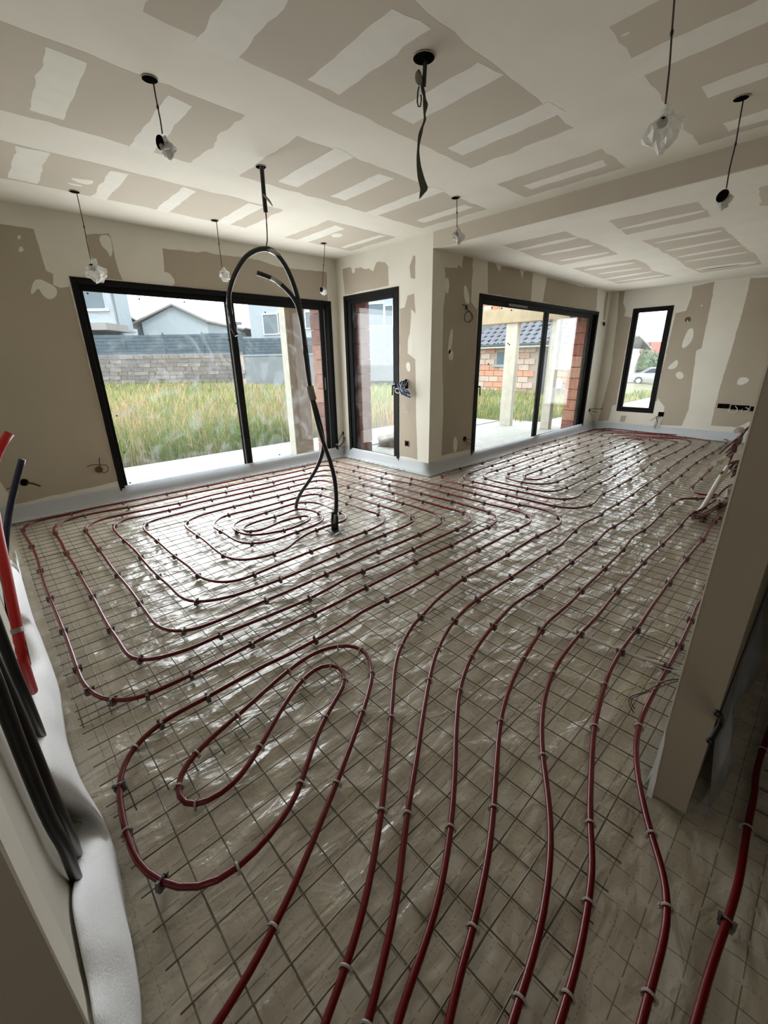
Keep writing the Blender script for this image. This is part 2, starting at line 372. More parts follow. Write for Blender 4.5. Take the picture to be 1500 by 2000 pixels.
sash(e3, 1, YC+.008, YC+.038, 4.92, 6.76, .07, 2.10, .065, .10, .07, .06, M['glass'])
sash(e3, 1, YC+.045, YC+.075, 6.70, 8.50, .07, 2.10, .13, .06, .07, .06, M['glass'])
boxo('trickle_vent', (5.55, 6.05, YC-.016, YC-.006, 2.045, 2.075), M['frame2'], e3, .003)
e4 = opening('window_1', 0, XD, W4, .045, .03, .045)
sash(e4, 0, XD+.012, XD+.06, 2.40, 2.955, .415, 2.165, .05, .05, .045, .045, M['glass'])
def lever(parent, ax, val, a, z, s):
    n = Vector((-1, 0, 0)) if ax == 0 else Vector((0, -1, 0)); al = Vector((0, 1, 0)) if ax == 0 else Vector((1, 0, 0))
    p = plane_pt(ax, val, a, z); bm = bmesh.new()
    q = p; box(bm, *(sum(((min(a_, b_), max(a_, b_)) for a_, b_ in zip(q-al*.014-Vector((0, 0, .035)), q+al*.014+Vector((0, 0, .035))+n*.01)), ())))
    tube(bm, [p, p+n*.045], .009, 8); tube(bm, [p+n*.045+Vector((0, 0, .008)), p+n*.048-Vector((0, 0, .115))+al*s*.004], .009, 8)
    obj('handle', bm, M['black'], parent)
lever(e2, 0, XB+.012, 4.005, 1.07, 0); lever(e3, 1, YC+.008, 4.955, 1.03, 1)
# little black spacer pads stuck on the glass
for px, py in P('171,573 272,584 360,590 439,598 446,664 228,812 242,883 254,943 339,933 413,919'):
    q = onpl(px, py, 1, YA+.054); boxo('spacer_pad', (q.x-.007, q.x+.007, q.y-.004, q.y+.004, q.z-.007, q.z+.007), M['black'], e1)
for px, py in P('461,788 471,852 546,888 518,610'):
    q = onpl(px, py, 1, YA+.017); boxo('spacer_pad', (q.x-.007, q.x+.007, q.y-.004, q.y+.004, q.z-.007, q.z+.007), M['black'], e1)
for px, py in P('961,601 980,602 999,606 955,667 973,671 992,671 995,673 954,711'):
    q = onpl(px, py, 1, YC+.017); boxo('spacer_pad', (q.x-.009, q.x+.009, q.y-.004, q.y+.004, q.z-.009, q.z+.009), M['black'], e3)

# ------------------------------------------------------------------ bare boards and filler on walls
def boards(w_, ax, val, darks, lights, base=M['board']):
    for s in darks: patch('plasterboard', ax, val, -1, P(s), base, w_)
    for s in lights: patch('filler_patch', ax, val, -1, P(s), M['filler'], w_, lift=.0008, rough=.01)
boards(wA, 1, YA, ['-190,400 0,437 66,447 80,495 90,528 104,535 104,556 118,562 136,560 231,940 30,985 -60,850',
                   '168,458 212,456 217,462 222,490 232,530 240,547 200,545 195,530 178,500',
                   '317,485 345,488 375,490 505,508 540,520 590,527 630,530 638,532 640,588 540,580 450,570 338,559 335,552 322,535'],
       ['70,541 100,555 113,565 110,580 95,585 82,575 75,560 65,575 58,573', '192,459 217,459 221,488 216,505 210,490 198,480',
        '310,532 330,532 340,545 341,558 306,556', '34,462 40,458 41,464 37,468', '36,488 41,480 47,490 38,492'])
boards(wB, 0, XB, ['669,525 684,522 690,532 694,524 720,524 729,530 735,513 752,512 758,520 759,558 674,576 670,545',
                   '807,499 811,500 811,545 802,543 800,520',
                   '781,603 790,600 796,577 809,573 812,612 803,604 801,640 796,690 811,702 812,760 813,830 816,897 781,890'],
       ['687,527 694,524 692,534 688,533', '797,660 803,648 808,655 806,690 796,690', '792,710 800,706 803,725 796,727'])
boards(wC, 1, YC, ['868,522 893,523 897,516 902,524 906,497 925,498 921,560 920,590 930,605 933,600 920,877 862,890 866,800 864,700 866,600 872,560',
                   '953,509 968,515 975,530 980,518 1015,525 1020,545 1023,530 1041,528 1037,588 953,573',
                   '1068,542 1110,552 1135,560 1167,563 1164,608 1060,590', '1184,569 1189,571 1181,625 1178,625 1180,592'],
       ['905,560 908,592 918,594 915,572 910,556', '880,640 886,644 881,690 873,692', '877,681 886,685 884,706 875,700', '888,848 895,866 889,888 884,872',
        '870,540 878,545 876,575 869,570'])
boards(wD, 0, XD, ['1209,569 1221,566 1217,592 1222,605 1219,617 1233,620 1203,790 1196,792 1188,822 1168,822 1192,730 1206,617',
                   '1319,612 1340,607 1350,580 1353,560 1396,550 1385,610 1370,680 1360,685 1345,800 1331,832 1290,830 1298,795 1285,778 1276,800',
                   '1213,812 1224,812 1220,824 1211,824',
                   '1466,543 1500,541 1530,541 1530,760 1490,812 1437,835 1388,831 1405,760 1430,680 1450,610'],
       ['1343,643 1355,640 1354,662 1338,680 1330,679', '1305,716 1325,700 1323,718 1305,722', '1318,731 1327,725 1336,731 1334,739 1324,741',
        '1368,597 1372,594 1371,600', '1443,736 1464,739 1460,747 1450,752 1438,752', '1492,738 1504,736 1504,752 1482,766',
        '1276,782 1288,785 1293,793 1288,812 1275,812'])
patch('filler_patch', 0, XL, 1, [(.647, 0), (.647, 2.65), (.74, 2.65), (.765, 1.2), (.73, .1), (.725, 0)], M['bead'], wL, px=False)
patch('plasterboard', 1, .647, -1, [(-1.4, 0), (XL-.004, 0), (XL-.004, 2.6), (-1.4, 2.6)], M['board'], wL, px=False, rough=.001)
boxo('corner_bead', (XR-.002, XR+.01, YR1-.002, YR1+.0015, .02, ZC), M['bead'], wR)
# ceiling: boards (x0,x1,y0,y1) left bare between the taped joints, and filler bands across them
def quad(r, sk=0): x0, x1, y0, y1 = r; return [(x0, y0), (x1, y0+sk), (x1, y1), (x0, y1)]
for r in ((-.11, 2.42, 3.83, 4.54), (2.90, 3.83, 3.81, 4.60), (-.11, 1.46, 2.62, 3.41), (1.80, 3.80, 2.62, 3.40), (.84, 2.97, 1.47, 2.20), (3.37, 3.80, 1.46, 2.24),
          (2.27, 3.80, .15, 1.02), (-.11, .40, 1.47, 2.20), (-.11, 1.8, -.3, 1.02)):
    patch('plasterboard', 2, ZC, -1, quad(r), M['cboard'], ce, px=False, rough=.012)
for s in ((.57, .74, 3.87, 4.50), (1.09, 1.20, 3.89, 4.56), (1.57, 1.68, 3.86, 4.56), (2.11, 2.25, 3.87, 4.56), (3.05, 3.20, 3.89, 4.62), (3.62, 3.70, 3.87, 4.55),
          (.59, .74, 2.68, 3.32), (1.09, 1.22, 2.70, 3.44), (2.06, 2.23, 2.59, 3.30), (2.54, 2.69, 2.70, 3.29), (3.02, 3.17, 2.60, 3.42), (3.55, 3.67, 2.68, 3.26),
          (1.04, 1.22, 1.44, 2.24), (1.54, 1.73, 1.55, 2.13), (2.05, 2.22, 1.51, 2.07), (2.60, 2.76, 1.44, 2.12), (3.55, 3.67, 1.52, 2.12),
          (2.55, 2.73, .10, 1.05), (3.05, 3.20, .10, .86), (3.58, 3.72, .10, .86), (.05, .17, -.3, 1.1), (.6, .75, -.3, 1.05), (1.1, 1.25, -.3, 1.05)):
    patch('filler_patch', 2, ZC, -1, quad(s, random.uniform(-.04, .04)), M['filler'], ce, lift=.0008, px=False, rough=.008)
for s in ('134,346 158,350 186,352 176,362 150,356', '126,356 150,359 165,364 146,363', '645,458 660,455 672,459 660,464 649,463', '1213,68 1232,60 1228,66 1214,72'):
    patch('filler_patch', 2, ZC, -1, P(s), M['filler'], ce, lift=.0008, rough=.004)
for s in ('980,479 1104,452 1126,462 1168,476 1208,496 1096,518 1050,505 1014,490', '1118,524 1240,506 1262,515 1274,528 1314,539 1208,554 1170,542',
          '1188,431 1362,394 1374,407 1388,423 1223,459 1208,447', '1254,470 1410,443 1430,460 1446,477 1460,488 1475,496 1488,516 1370,533 1338,520 1320,505',
          '1484,366 1530,356 1530,402 1487,402'):
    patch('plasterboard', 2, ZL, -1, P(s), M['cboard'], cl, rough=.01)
for s in ('1000,489 1124,461 1133,466 1012,491', '1054,496 1159,477 1160,481 1060,499', '1091,508 1189,491 1191,495 1096,511',
          '1138,526 1238,511 1240,515 1144,529', '1165,534 1253,522 1255,525 1170,536', '1178,544 1273,529 1275,532 1182,547', '1198,550 1297,535 1299,539 1204,551',
          '1208,446 1376,408 1378,414 1212,450', '1275,474 1410,448 1412,453 1279,476', '1298,489 1430,464 1431,468 1301,492', '1320,501 1447,478 1448,482 1324,504',
          '1336,510 1462,490 1463,494 1339,512', '1356,524 1478,509 1479,513 1360,529', '1362,527 1476,513 1477,515 1364,529'):
    patch('filler_patch', 2, ZL, -1, P(s), M['filler'], cl, lift=.0008, rough=.01)

# ------------------------------------------------------------------ the printed film on the insulation boards
def film_mesh(x0, x1, y0, y1, st):
    nx, ny = int((x1-x0)/st)+1, int((y1-y0)/st)+1; vs = []; fs = []
    for j in range(ny):
        for i in range(nx):
            x, y = x0+(x1-x0)*i/(nx-1), y0+(y1-y0)*j/(ny-1)
            h = noise.noise((x*2.1, y*3.3, .5))*.5+noise.noise((x*7+y*3, y*9-x*2, 2.))*.5
            rd = 1-abs(noise.noise((x*3.2+y*1.1, y*5.5-x*.8, 7.)))*2.4
            vs.append((x, y, -.014+h*.009+max(0, rd)**3*.011))
    for j in range(ny-1):
        for i in range(nx-1):
            a = j*nx+i; fs.append((a, a+1, a+nx+1, a+nx))
    me = bpy.data.meshes.new('film'); me.from_pydata(vs, [], fs); return me
fl = obj('plastic_film', film_mesh(-.119, 9.1, -1.39, 5.1, .02), M['film'], smooth=True)
tag(fl, 'creased grey-beige plastic film printed with a dashed grid, laid over the whole floor', 'plastic film')

# ------------------------------------------------------------------ foam edge strips
def strip(name, path, label, prof=((.003, .15), (.006, .125), (.012, .09), (.022, .055), (.036, .026), (.052, .008), (.07, .0)), m='foam'):
    pts = []  # (point, miter offset direction)
    for i, (x, y, nx, ny) in enumerate(path): pts.append((Vector((x, y, 0)), Vector((nx, ny, 0))))
    fine = []
    for (a, na), (b, nb) in zip(pts, pts[1:]):
        k = max(1, int((b-a).length/.12))
        for j in range(k): fine.append((a.lerp(b, j/k), na.lerp(nb, j/k) if (b-a).length < .2 else (na if j < 1 else nb if j > k-1 else Vector((na+nb)).normalized() if abs(na.dot(nb)) > 1e9 else None)))
    fine.append(pts[-1])
    d = None; rows = []
    for i, (p, n) in enumerate(fine):
        if n is None:  # perpendicular to the run
            a, b = fine[i-1][0], fine[i+1][0]; t = (b-a).normalized(); n = Vector((t.y, -t.x, 0))
        wv = noise.noise((p.x*2, p.y*2, 4))*.012
        rows.append([p+n*(o*(1+wv*8))+Vector((0, 0, z+wv*.6*(z > .05))) for o, z in prof])
    bm = bmesh.new(); vr = [[bm.verts.new(q) for q in r] for r in rows]
    for a, b in zip(vr, vr[1:]):
        for k in range(len(prof)-1): bm.faces.new((a[k], b[k], b[k+1], a[k+1]))
    bmesh.ops.solidify(bm, geom=bm.faces[:], thickness=.0025)
    o = obj(name, bm, M[m], smooth=True); return tag(o, label, 'foam strip')
strip('edge_foam_strip', [(XL, YA, 0, -1), (XB, YA, -1, -1)], 'white foam skirting strip under the widest sliding door on the left')
strip('edge_foam_strip', [(XB, YA, -1, -1), (XB, YC, -1, -1), (XD, YC, -1, -1)], 'white foam skirting strip wrapped around the projecting wall corner')
strip('edge_foam_strip', [(XD, YC, -1, -1), (XD, YR1, -1, 0)], 'white foam skirting strip along the far wall below the narrow window')
strip('edge_foam_strip', [(XD, YR1, -1, 0), (XR+.02, YR1, 0, 1)], 'white foam strip behind the foot of the partition wall', ((.003, .13), (.005, .09), (.009, .05), (.014, .02), (.022, .0)))
# the loose strip along the left wall, bulging and torn where the conduits come up
def loose():
    out = P('30,1080 60,1200 85,1265 115,1340 125,1400 133,1450 142,1480 152,1520 165,1550 205,1610 225,1660 238,1720 250,1800 262,1860 270,1900 277,1960 278,2020 278,2080')
    inn = P('12,1040 19,1150 38,1225 56,1290 58,1320 66,1370 74,1420 76,1450 86,1510 110,1560 135,1600 142,1650 149,1700 146,1760 160,1840 178,1920 190,1990 205,2050')
    rows = []
    for i in range(len(out)):
        o = onz(*out[i], .002); n = onpl(*inn[i], 0, XL+.012)
        rows.append((o, n))
    rr = []
    for k in range(7):
        t = k/6
        line = [Vector((o.x+(n.x-o.x)*(1-(1-t)**1.0), o.y+(n.y-o.y)*t, o.z+(n.z-o.z)*t)) for o, n in rows]
        line = [p+Vector((.022*math.sin(t*PI)*(1+noise.noise((p.y*6, t*2, 1))*1.1), 0, .007+.016*math.sin(t*PI)+noise.noise((p.y*9, t*3, 5))*.008*(0 < t < 1))) for p in line]
        rr.append(catmull(line, .02) if False else line)
    # resample every row to the same count
    bm = bmesh.new(); vr = []
    for line in rr:
        p = []
        for i in range(len(line)-1):
            a, b, c, d = line[max(i-1, 0)], line[i], line[i+1], line[min(i+2, len(line)-1)]
            for j in range(8):
                t = j/8; p.append(.5*((2*b)+(c-a)*t+(2*a-5*b+4*c-d)*t*t+(3*b-a-3*c+d)*t**3))
        p.append(line[-1]); vr.append([bm.verts.new(q) for q in p])
    for a, b in zip(vr, vr[1:]):
        for k in range(len(a)-1): bm.faces.new((a[k], b[k], b[k+1], a[k+1]))
    bmesh.ops.recalc_face_normals(bm, faces=bm.faces)
    bmesh.ops.solidify(bm, geom=bm.faces[:], thickness=.005)
    o = obj('edge_foam_strip', bm, M['foamr'], smooth=True)
    tag(o, 'wavy loose white foam strip bulging along the foot of the left wall', 'foam strip')
loose()

# ------------------------------------------------------------------ welded wire mesh panels
WM = {}
def wire_mesh(L):
    k = round(L, 2)
    if k not in WM:
        bm = bmesh.new(); n = max(3, int(L/.2)); r = random.Random(int(k*100))
        pts = [Vector((L*i/n, r.uniform(-1, 1)*.003, r.uniform(-.5, 1)*.003)) for i in range(n+1)]
        tube(bm, pts, .0023, 5); me = bpy.data.meshes.new('wire'); bm.to_mesh(me); bm.free(); me.materials.append(M['wire']); me.shade_smooth(); WM[k] = me
    return WM[k]
def panel(x0, x1, y0, y1, px, py, z, rot, label):
    e = thing('wire_mesh_panel', label, 'wire mesh', 'welded steel mesh panels on the film')
    e.location = ((x0+x1)/2, (y0+y1)/2, z); e.rotation_euler = (0, 0, rot)
    cx, cy = e.location.x, e.location.y
    n = math.ceil((y0-py)/.1)
    while py+.1*n <= y1:
        o = obj('wire', wire_mesh(x1-x0), None, e); o.location = (x0-cx, py+.1*n-cy, .0045); n += 1
    n = math.ceil((x0-px)/.1)
    while px+.1*n <= x1:
        o = obj('wire', wire_mesh(y1-y0), None, e); o.location = (px+.1*n-cx, y0-cy, 0); o.rotation_euler = (0, 0, PI/2); n += 1
panel(-.02, 2.36, 3.84, 5.04, .0, .00, .0085, .002, 'steel wire mesh panel under the left sliding door')
panel(2.28, 3.91, 3.75, 5.04, .05, .05, .0095, -.003, 'steel wire mesh panel in the inner corner beside the glazed door')
panel(-.01, 1.18, 1.79, 3.93, .0, .005, .0075, 0, 'steel wire mesh panel along the left wall under the red bends')
panel(1.10, 3.52, 1.84, 3.82, .03, .03, .0085, .004, 'steel wire mesh panel under the innermost pipe spiral')
panel(-.01, 2.24, 1.27, 1.92, .06, .045, .0095, -.002, 'narrow steel wire mesh panel overlapping two others in mid floor')
panel(.0, 2.24, .12, 1.345, .028, -.003, .0075, .001, 'nearest steel wire mesh panel, under the small pipe loop')
panel(2.18, 4.55, .20, 1.95, .05, .02, .0085, .002, 'steel wire mesh panel beyond the white cross conduit')
panel(3.48, 5.92, 1.87, 3.32, .06, .06, .0075, -.002, 'steel wire mesh panel beside the projecting wall corner')
panel(4.48, 6.88, .20, 1.93, .02, .02, .0095, 0, 'steel wire mesh panel around the feet of the conduit bundle')
panel(5.85, 8.25, 1.9, 3.32, .03, .03, .0085, .001, 'steel wire mesh panel under the second sliding door')
panel(6.82, 9.02, .20, 1.93, .04, .0, .0075, .002, 'steel wire mesh panel at the right end of the far wall')
panel(8.20, 9.03, 1.88, 3.3, .0, .02, .0095, 0, 'small steel wire mesh panel in the far corner')
panel(1.36, 3.4, -1.2, -.12, .0, .0, .0085, 0, 'steel wire mesh panel in the dark hallway')

# ------------------------------------------------------------------ heating pipes with their clips (paths in metres on the floor)
CLIPS='0.111,1.850 0.232,1.776 0.425,1.773 0.049,2.197 0.051,2.009 0.424,1.576 0.235,1.574 0.115,1.528 0.043,1.382 0.017,1.203 0.045,0.981 0.222,0.869 0.478,1.399 0.279,1.335 0.181,1.258 0.208,1.126 0.748,1.475 1.039,1.465 1.111,1.349 1.031,1.192 0.844,1.047 0.586,0.882 0.230,0.681 0.947,1.377 0.906,1.232 0.728,1.139 0.493,0.962 0.761,1.383 0.465,1.193 1.270,1.237 0.913,0.950 0.630,0.703 0.305,0.489 1.611,1.173 1.183,0.978 0.683,0.643 0.304,0.393 1.741,1.004 1.226,0.848 0.745,0.513 1.191,0.622 0.899,0.461 0.594,0.324 1.613,0.757 1.630,0.612 1.999,0.646 1.183,0.440 0.568,0.178 2.262,0.460 1.457,0.363 1.070,0.228 0.855,0.147 0.655,0.112 2.536,0.281 2.255,0.264 2.009,0.259 1.579,0.243 1.154,0.084 1.001,-0.002 0.784,-0.016 1.407,-0.116 1.071,-0.118 2.001,0.449'
PMAIN='0.235,0.458 0.306,0.490 0.395,0.534 0.527,0.625 0.632,0.706 0.772,0.827 0.913,0.950 1.139,1.153 1.263,1.233 1.420,1.309 1.562,1.346 1.720,1.387 1.838,1.403 2.015,1.426 2.258,1.426 2.520,1.423 2.997,1.432 3.335,1.415 3.440,1.428 3.542,1.467 3.604,1.534 3.657,1.638 3.666,1.840 3.636,2.028 3.638,2.417 3.636,2.806 3.629,3.183 3.613,3.577 3.595,3.934 3.585,4.314 3.580,4.495 3.595,4.709 3.579,4.821 3.524,4.881 3.414,4.905 3.185,4.877 2.904,4.877 2.435,4.904 2.046,4.892 1.727,4.907 1.479,4.898 1.099,4.913 0.627,4.922 0.425,4.892 0.234,4.907 0.115,4.858 0.052,4.761 0.032,4.645 0.040,4.444 0.054,4.111 0.055,3.853 0.044,3.463 0.043,3.198 0.047,2.890 0.050,2.507 0.047,2.213 0.047,2.085 0.056,2.000 0.079,1.898 0.110,1.843 0.167,1.804 0.233,1.780 0.325,1.776 0.428,1.775 0.560,1.774 0.812,1.790 1.196,1.785 1.587,1.798 1.878,1.808 2.056,1.820 2.406,1.806 2.703,1.821 2.927,1.817 3.084,1.846 3.159,1.878 3.235,1.953 3.258,2.029 3.261,2.216 3.267,2.411 3.250,2.797 3.257,3.176 3.227,3.544 3.221,3.922 3.224,4.139 3.211,4.305 3.178,4.460 3.007,4.485 2.799,4.480 2.515,4.463 2.140,4.471 1.665,4.481 1.466,4.454 1.092,4.462 0.810,4.495 0.621,4.490 0.512,4.433 0.456,4.382 0.431,4.304 0.431,4.108 0.426,3.844 0.428,3.601 0.426,3.429 0.424,3.207 0.432,2.872 0.429,2.488 0.432,2.295 0.477,2.185 0.526,2.142 0.594,2.120 0.706,2.112 0.782,2.107 1.196,2.116 1.582,2.128 1.874,2.137 2.398,2.133 2.697,2.155 2.751,2.171 2.824,2.224 2.870,2.310 2.881,2.502 2.878,2.792 2.865,3.199 2.874,3.491 2.869,3.859 2.854,3.939 2.852,4.039 2.758,4.138 2.613,4.129 2.142,4.118 1.662,4.127 1.474,4.112 1.094,4.121 0.999,4.121 0.908,4.099 0.851,4.048 0.808,3.952 0.804,3.759 0.809,3.456 0.808,3.203 0.818,2.987 0.823,2.881 0.817,2.698 0.846,2.599 0.893,2.513 0.992,2.462 1.188,2.470 1.578,2.500 1.865,2.496 2.194,2.500 2.363,2.533 2.440,2.581 2.483,2.632 2.503,2.708 2.482,2.873 2.490,3.195 2.496,3.356 2.480,3.549 2.447,3.690 2.322,3.740 2.118,3.725 1.742,3.723 1.463,3.741 1.353,3.680 1.284,3.604 1.255,3.512 1.267,3.351 1.265,3.227 1.272,3.071 1.329,2.956 1.464,2.890 1.643,2.903 1.862,2.925 1.982,2.942 2.066,3.003 2.112,3.092 2.121,3.204 2.081,3.372 2.017,3.417 1.856,3.376 1.658,3.385 1.523,3.377 1.462,3.351 1.410,3.303 1.413,3.233 1.511,3.166 1.653,3.191 1.757,3.228 1.899,3.213 2.003,3.184 1.995,3.114 1.940,3.058 1.754,3.018 1.654,3.020 1.509,3.056 1.407,3.128 1.366,3.250 1.359,3.372 1.408,3.459 1.494,3.517 1.664,3.533 1.898,3.562 2.134,3.565 2.240,3.502 2.292,3.377 2.277,3.169 2.281,2.997 2.239,2.883 2.168,2.824 2.098,2.823 2.016,2.836 1.776,2.814 1.576,2.733 1.473,2.672 1.285,2.671 1.157,2.715 1.085,2.848 1.075,3.062 1.086,3.289 1.083,3.571 1.089,3.733 1.133,3.832 1.288,3.921 1.476,3.933 1.758,3.932 2.221,3.926 2.423,3.936 2.558,3.911 2.639,3.826 2.659,3.746 2.667,3.540 2.670,3.199 2.673,2.781 2.690,2.596 2.666,2.481 2.611,2.386 2.510,2.347 2.197,2.338 1.870,2.323 1.573,2.296 1.191,2.283 0.871,2.301 0.797,2.325 0.707,2.365 0.654,2.435 0.631,2.524 0.631,2.692 0.621,2.874 0.618,3.212 0.626,3.465 0.617,3.767 0.611,3.956 0.618,4.147 0.659,4.245 0.734,4.317 0.810,4.315 0.994,4.305 1.283,4.309 1.478,4.319 2.068,4.309 2.522,4.322 2.828,4.305 2.942,4.291 3.025,4.167 3.026,3.921 3.042,3.644 3.066,2.990 3.061,2.792 3.072,2.411 3.075,2.218 3.034,2.083 2.982,2.024 2.877,1.988 2.702,1.982 2.403,1.978 1.872,1.970 1.583,1.979 1.194,1.945 0.784,1.959 0.646,1.973 0.495,1.969 0.412,1.989 0.349,1.998 0.304,2.021 0.270,2.065 0.246,2.131 0.244,2.298 0.236,2.496 0.239,2.882 0.237,3.209 0.239,3.480 0.231,3.852 0.237,4.094 0.233,4.278 0.234,4.488 0.259,4.601 0.348,4.694 0.432,4.723 0.622,4.732 0.811,4.708 1.092,4.695 1.477,4.704 1.861,4.704 2.045,4.696 2.424,4.699 2.808,4.697 3.211,4.717 3.333,4.672 3.394,4.520 3.390,4.314 3.400,3.913 3.409,3.549 3.450,3.182 3.447,2.806 3.445,2.416 3.458,2.033 3.466,1.835 3.430,1.732 3.368,1.663 3.270,1.620 3.088,1.620 2.710,1.622 2.423,1.619 2.002,1.609 1.760,1.598 1.588,1.602 1.294,1.605 1.198,1.588 0.809,1.581 0.695,1.590 0.424,1.580 0.232,1.577 0.120,1.524 0.068,1.464 0.037,1.392 0.023,1.296 0.016,1.205 0.014,1.124 0.023,1.046 0.045,0.981 0.079,0.929 0.117,0.893 0.160,0.869 0.219,0.864 0.276,0.867 0.340,0.885 0.436,0.923 0.495,0.965 0.610,1.058 0.723,1.136 0.906,1.232 0.952,1.279 0.965,1.345 0.942,1.387 0.885,1.408 0.764,1.380 0.608,1.293 0.464,1.195 0.362,1.137 0.292,1.112 0.225,1.117 0.196,1.136 0.175,1.159 0.163,1.196 0.172,1.251 0.202,1.292 0.278,1.336 0.364,1.368 0.476,1.396 0.750,1.478 0.879,1.502 0.961,1.497 1.032,1.472 1.085,1.431 1.110,1.356 1.085,1.267 1.026,1.187 0.937,1.114 0.844,1.047 0.726,0.970 0.586,0.882 0.502,0.832 0.406,0.773 0.308,0.717 0.230,0.681 0.149,0.642 0.091,0.627 0.053,0.616'
PROOM='0.290,0.388 0.308,0.397 0.396,0.444 0.500,0.505 0.603,0.582 0.684,0.642 0.829,0.738 0.979,0.843 1.181,0.979 1.345,1.074 1.546,1.157 1.706,1.196 1.830,1.214 1.987,1.220 2.250,1.219 2.521,1.226 2.887,1.226 3.008,1.223 3.326,1.263 3.598,1.283 3.852,1.260 4.027,1.276 4.279,1.269 4.598,1.263 5.061,1.278 5.894,1.290 6.416,1.310 7.060,1.330 7.779,1.334 8.506,1.330 8.780,1.368 8.848,1.510 8.908,1.747 8.941,2.202 8.825,2.597 8.829,2.964 8.667,3.056 8.128,3.043 7.684,3.054 6.866,3.027 6.230,3.042 5.536,3.040 4.940,3.028 4.451,3.019 4.196,2.992 4.066,2.920 4.015,2.808 4.025,2.426 4.044,2.045 4.041,1.844 4.086,1.724 4.214,1.639 4.376,1.645 4.577,1.675 4.844,1.682 5.218,1.664 5.685,1.698 5.941,1.698 6.615,1.718 7.077,1.718 7.487,1.713 8.284,1.714 8.407,1.788 8.478,1.927 8.500,2.209 8.460,2.497 8.308,2.670 7.894,2.661 7.248,2.668 6.895,2.671 6.257,2.672 5.574,2.659 4.928,2.625 4.740,2.633 4.590,2.644 4.454,2.576 4.391,2.442 4.390,2.252 4.458,2.119 4.573,2.059 4.892,2.044 5.283,2.052 5.784,2.074 6.234,2.084 6.882,2.095 7.642,2.096 8.060,2.106 8.227,2.210 8.160,2.286 8.001,2.317 7.653,2.284 6.908,2.294 6.243,2.269 5.575,2.257 4.915,2.226 4.728,2.218 4.607,2.246 4.550,2.307 4.559,2.397 4.700,2.455 4.946,2.451 5.584,2.465 6.286,2.478 6.641,2.473 7.054,2.495 7.712,2.496 8.042,2.494 8.262,2.400 8.311,2.115 8.186,1.965 7.938,1.898 7.479,1.901 7.067,1.893 6.548,1.888 5.955,1.890 5.241,1.879 4.556,1.868 4.390,1.872 4.268,1.917 4.206,2.037 4.195,2.276 4.200,2.422 4.200,2.612 4.258,2.751 4.355,2.823 4.500,2.852 4.691,2.839 4.959,2.836 5.572,2.851 6.241,2.856 6.901,2.856 7.274,2.846 8.011,2.844 8.416,2.888 8.644,2.715 8.591,2.106 8.705,1.746 8.581,1.592 8.277,1.520 7.881,1.515 7.106,1.529 6.356,1.543 5.665,1.499 5.230,1.489 4.818,1.478 4.624,1.491 4.436,1.482 4.223,1.440 4.044,1.447 3.892,1.519 3.841,1.636 3.839,1.840 3.839,2.030 3.838,2.423 3.831,2.811 3.847,3.019 3.903,3.127 4.034,3.201 4.417,3.253 4.939,3.207 5.585,3.245 6.123,3.279 7.292,3.263 8.100,3.249 8.517,3.228 8.909,3.166 9.086,2.960 9.034,2.269 9.130,1.735 9.104,1.371 9.085,1.169 8.695,1.120 7.720,1.120 6.848,1.142 5.899,1.110 5.133,1.091 4.589,1.082 4.299,1.077 3.881,1.063 3.552,1.080 3.305,1.059 3.002,1.045 2.527,1.030 2.248,1.029 1.999,1.039 1.886,1.024 1.741,1.004 1.572,0.973 1.410,0.927 1.276,0.869 1.221,0.844 1.021,0.708 0.884,0.608 0.745,0.517 0.617,0.445 0.485,0.390 0.382,0.361 0.337,0.343'
PA='5.244,0.638 5.069,0.724 4.964,0.857 4.873,0.880 4.689,0.888 4.498,0.892 3.870,0.867 3.559,0.888 3.357,0.868 3.021,0.845 2.527,0.830 2.263,0.814 1.995,0.818 1.889,0.805 1.744,0.780 1.610,0.755 1.470,0.723 1.325,0.677 1.205,0.629 1.035,0.538 0.895,0.460 0.750,0.387 0.593,0.326 0.491,0.294 0.417,0.266'
PB='4.768,0.633 4.565,0.679 4.382,0.695 3.866,0.680 3.322,0.684 3.020,0.680 2.624,0.670 2.247,0.651 2.003,0.648 1.770,0.634 1.620,0.613 1.458,0.570 1.308,0.508 1.183,0.440 1.058,0.358 0.955,0.297 0.847,0.250 0.739,0.214 0.643,0.191 0.566,0.180 0.517,0.171'
PC='4.597,0.436 4.518,0.499 4.410,0.502 4.208,0.505 3.899,0.484 3.589,0.489 3.329,0.489 3.006,0.480 2.818,0.476 2.541,0.468 2.259,0.457 2.137,0.455 1.993,0.451 1.744,0.426 1.457,0.363 1.301,0.313 1.070,0.228 0.967,0.178 0.859,0.146 0.739,0.119 0.652,0.106 0.590,0.100'
PD='4.229,0.325 3.642,0.312 3.150,0.298 2.837,0.290 2.719,0.291 2.540,0.277 2.255,0.264 1.990,0.258 1.747,0.255 1.579,0.243 1.450,0.215 1.319,0.165 1.197,0.105 1.103,0.046 1.040,0.010 0.986,-0.006 0.881,-0.017 0.786,-0.018 0.717,-0.022'
PE='1.728,-0.103 1.571,-0.110 1.395,-0.112 1.202,-0.120 1.068,-0.115 0.935,-0.105 0.846,-0.103 0.801,-0.102'
PG='6.690,0.933 5.961,0.909 5.558,0.900 5.403,0.890 5.267,0.843 5.216,0.792 5.232,0.725 5.326,0.652'
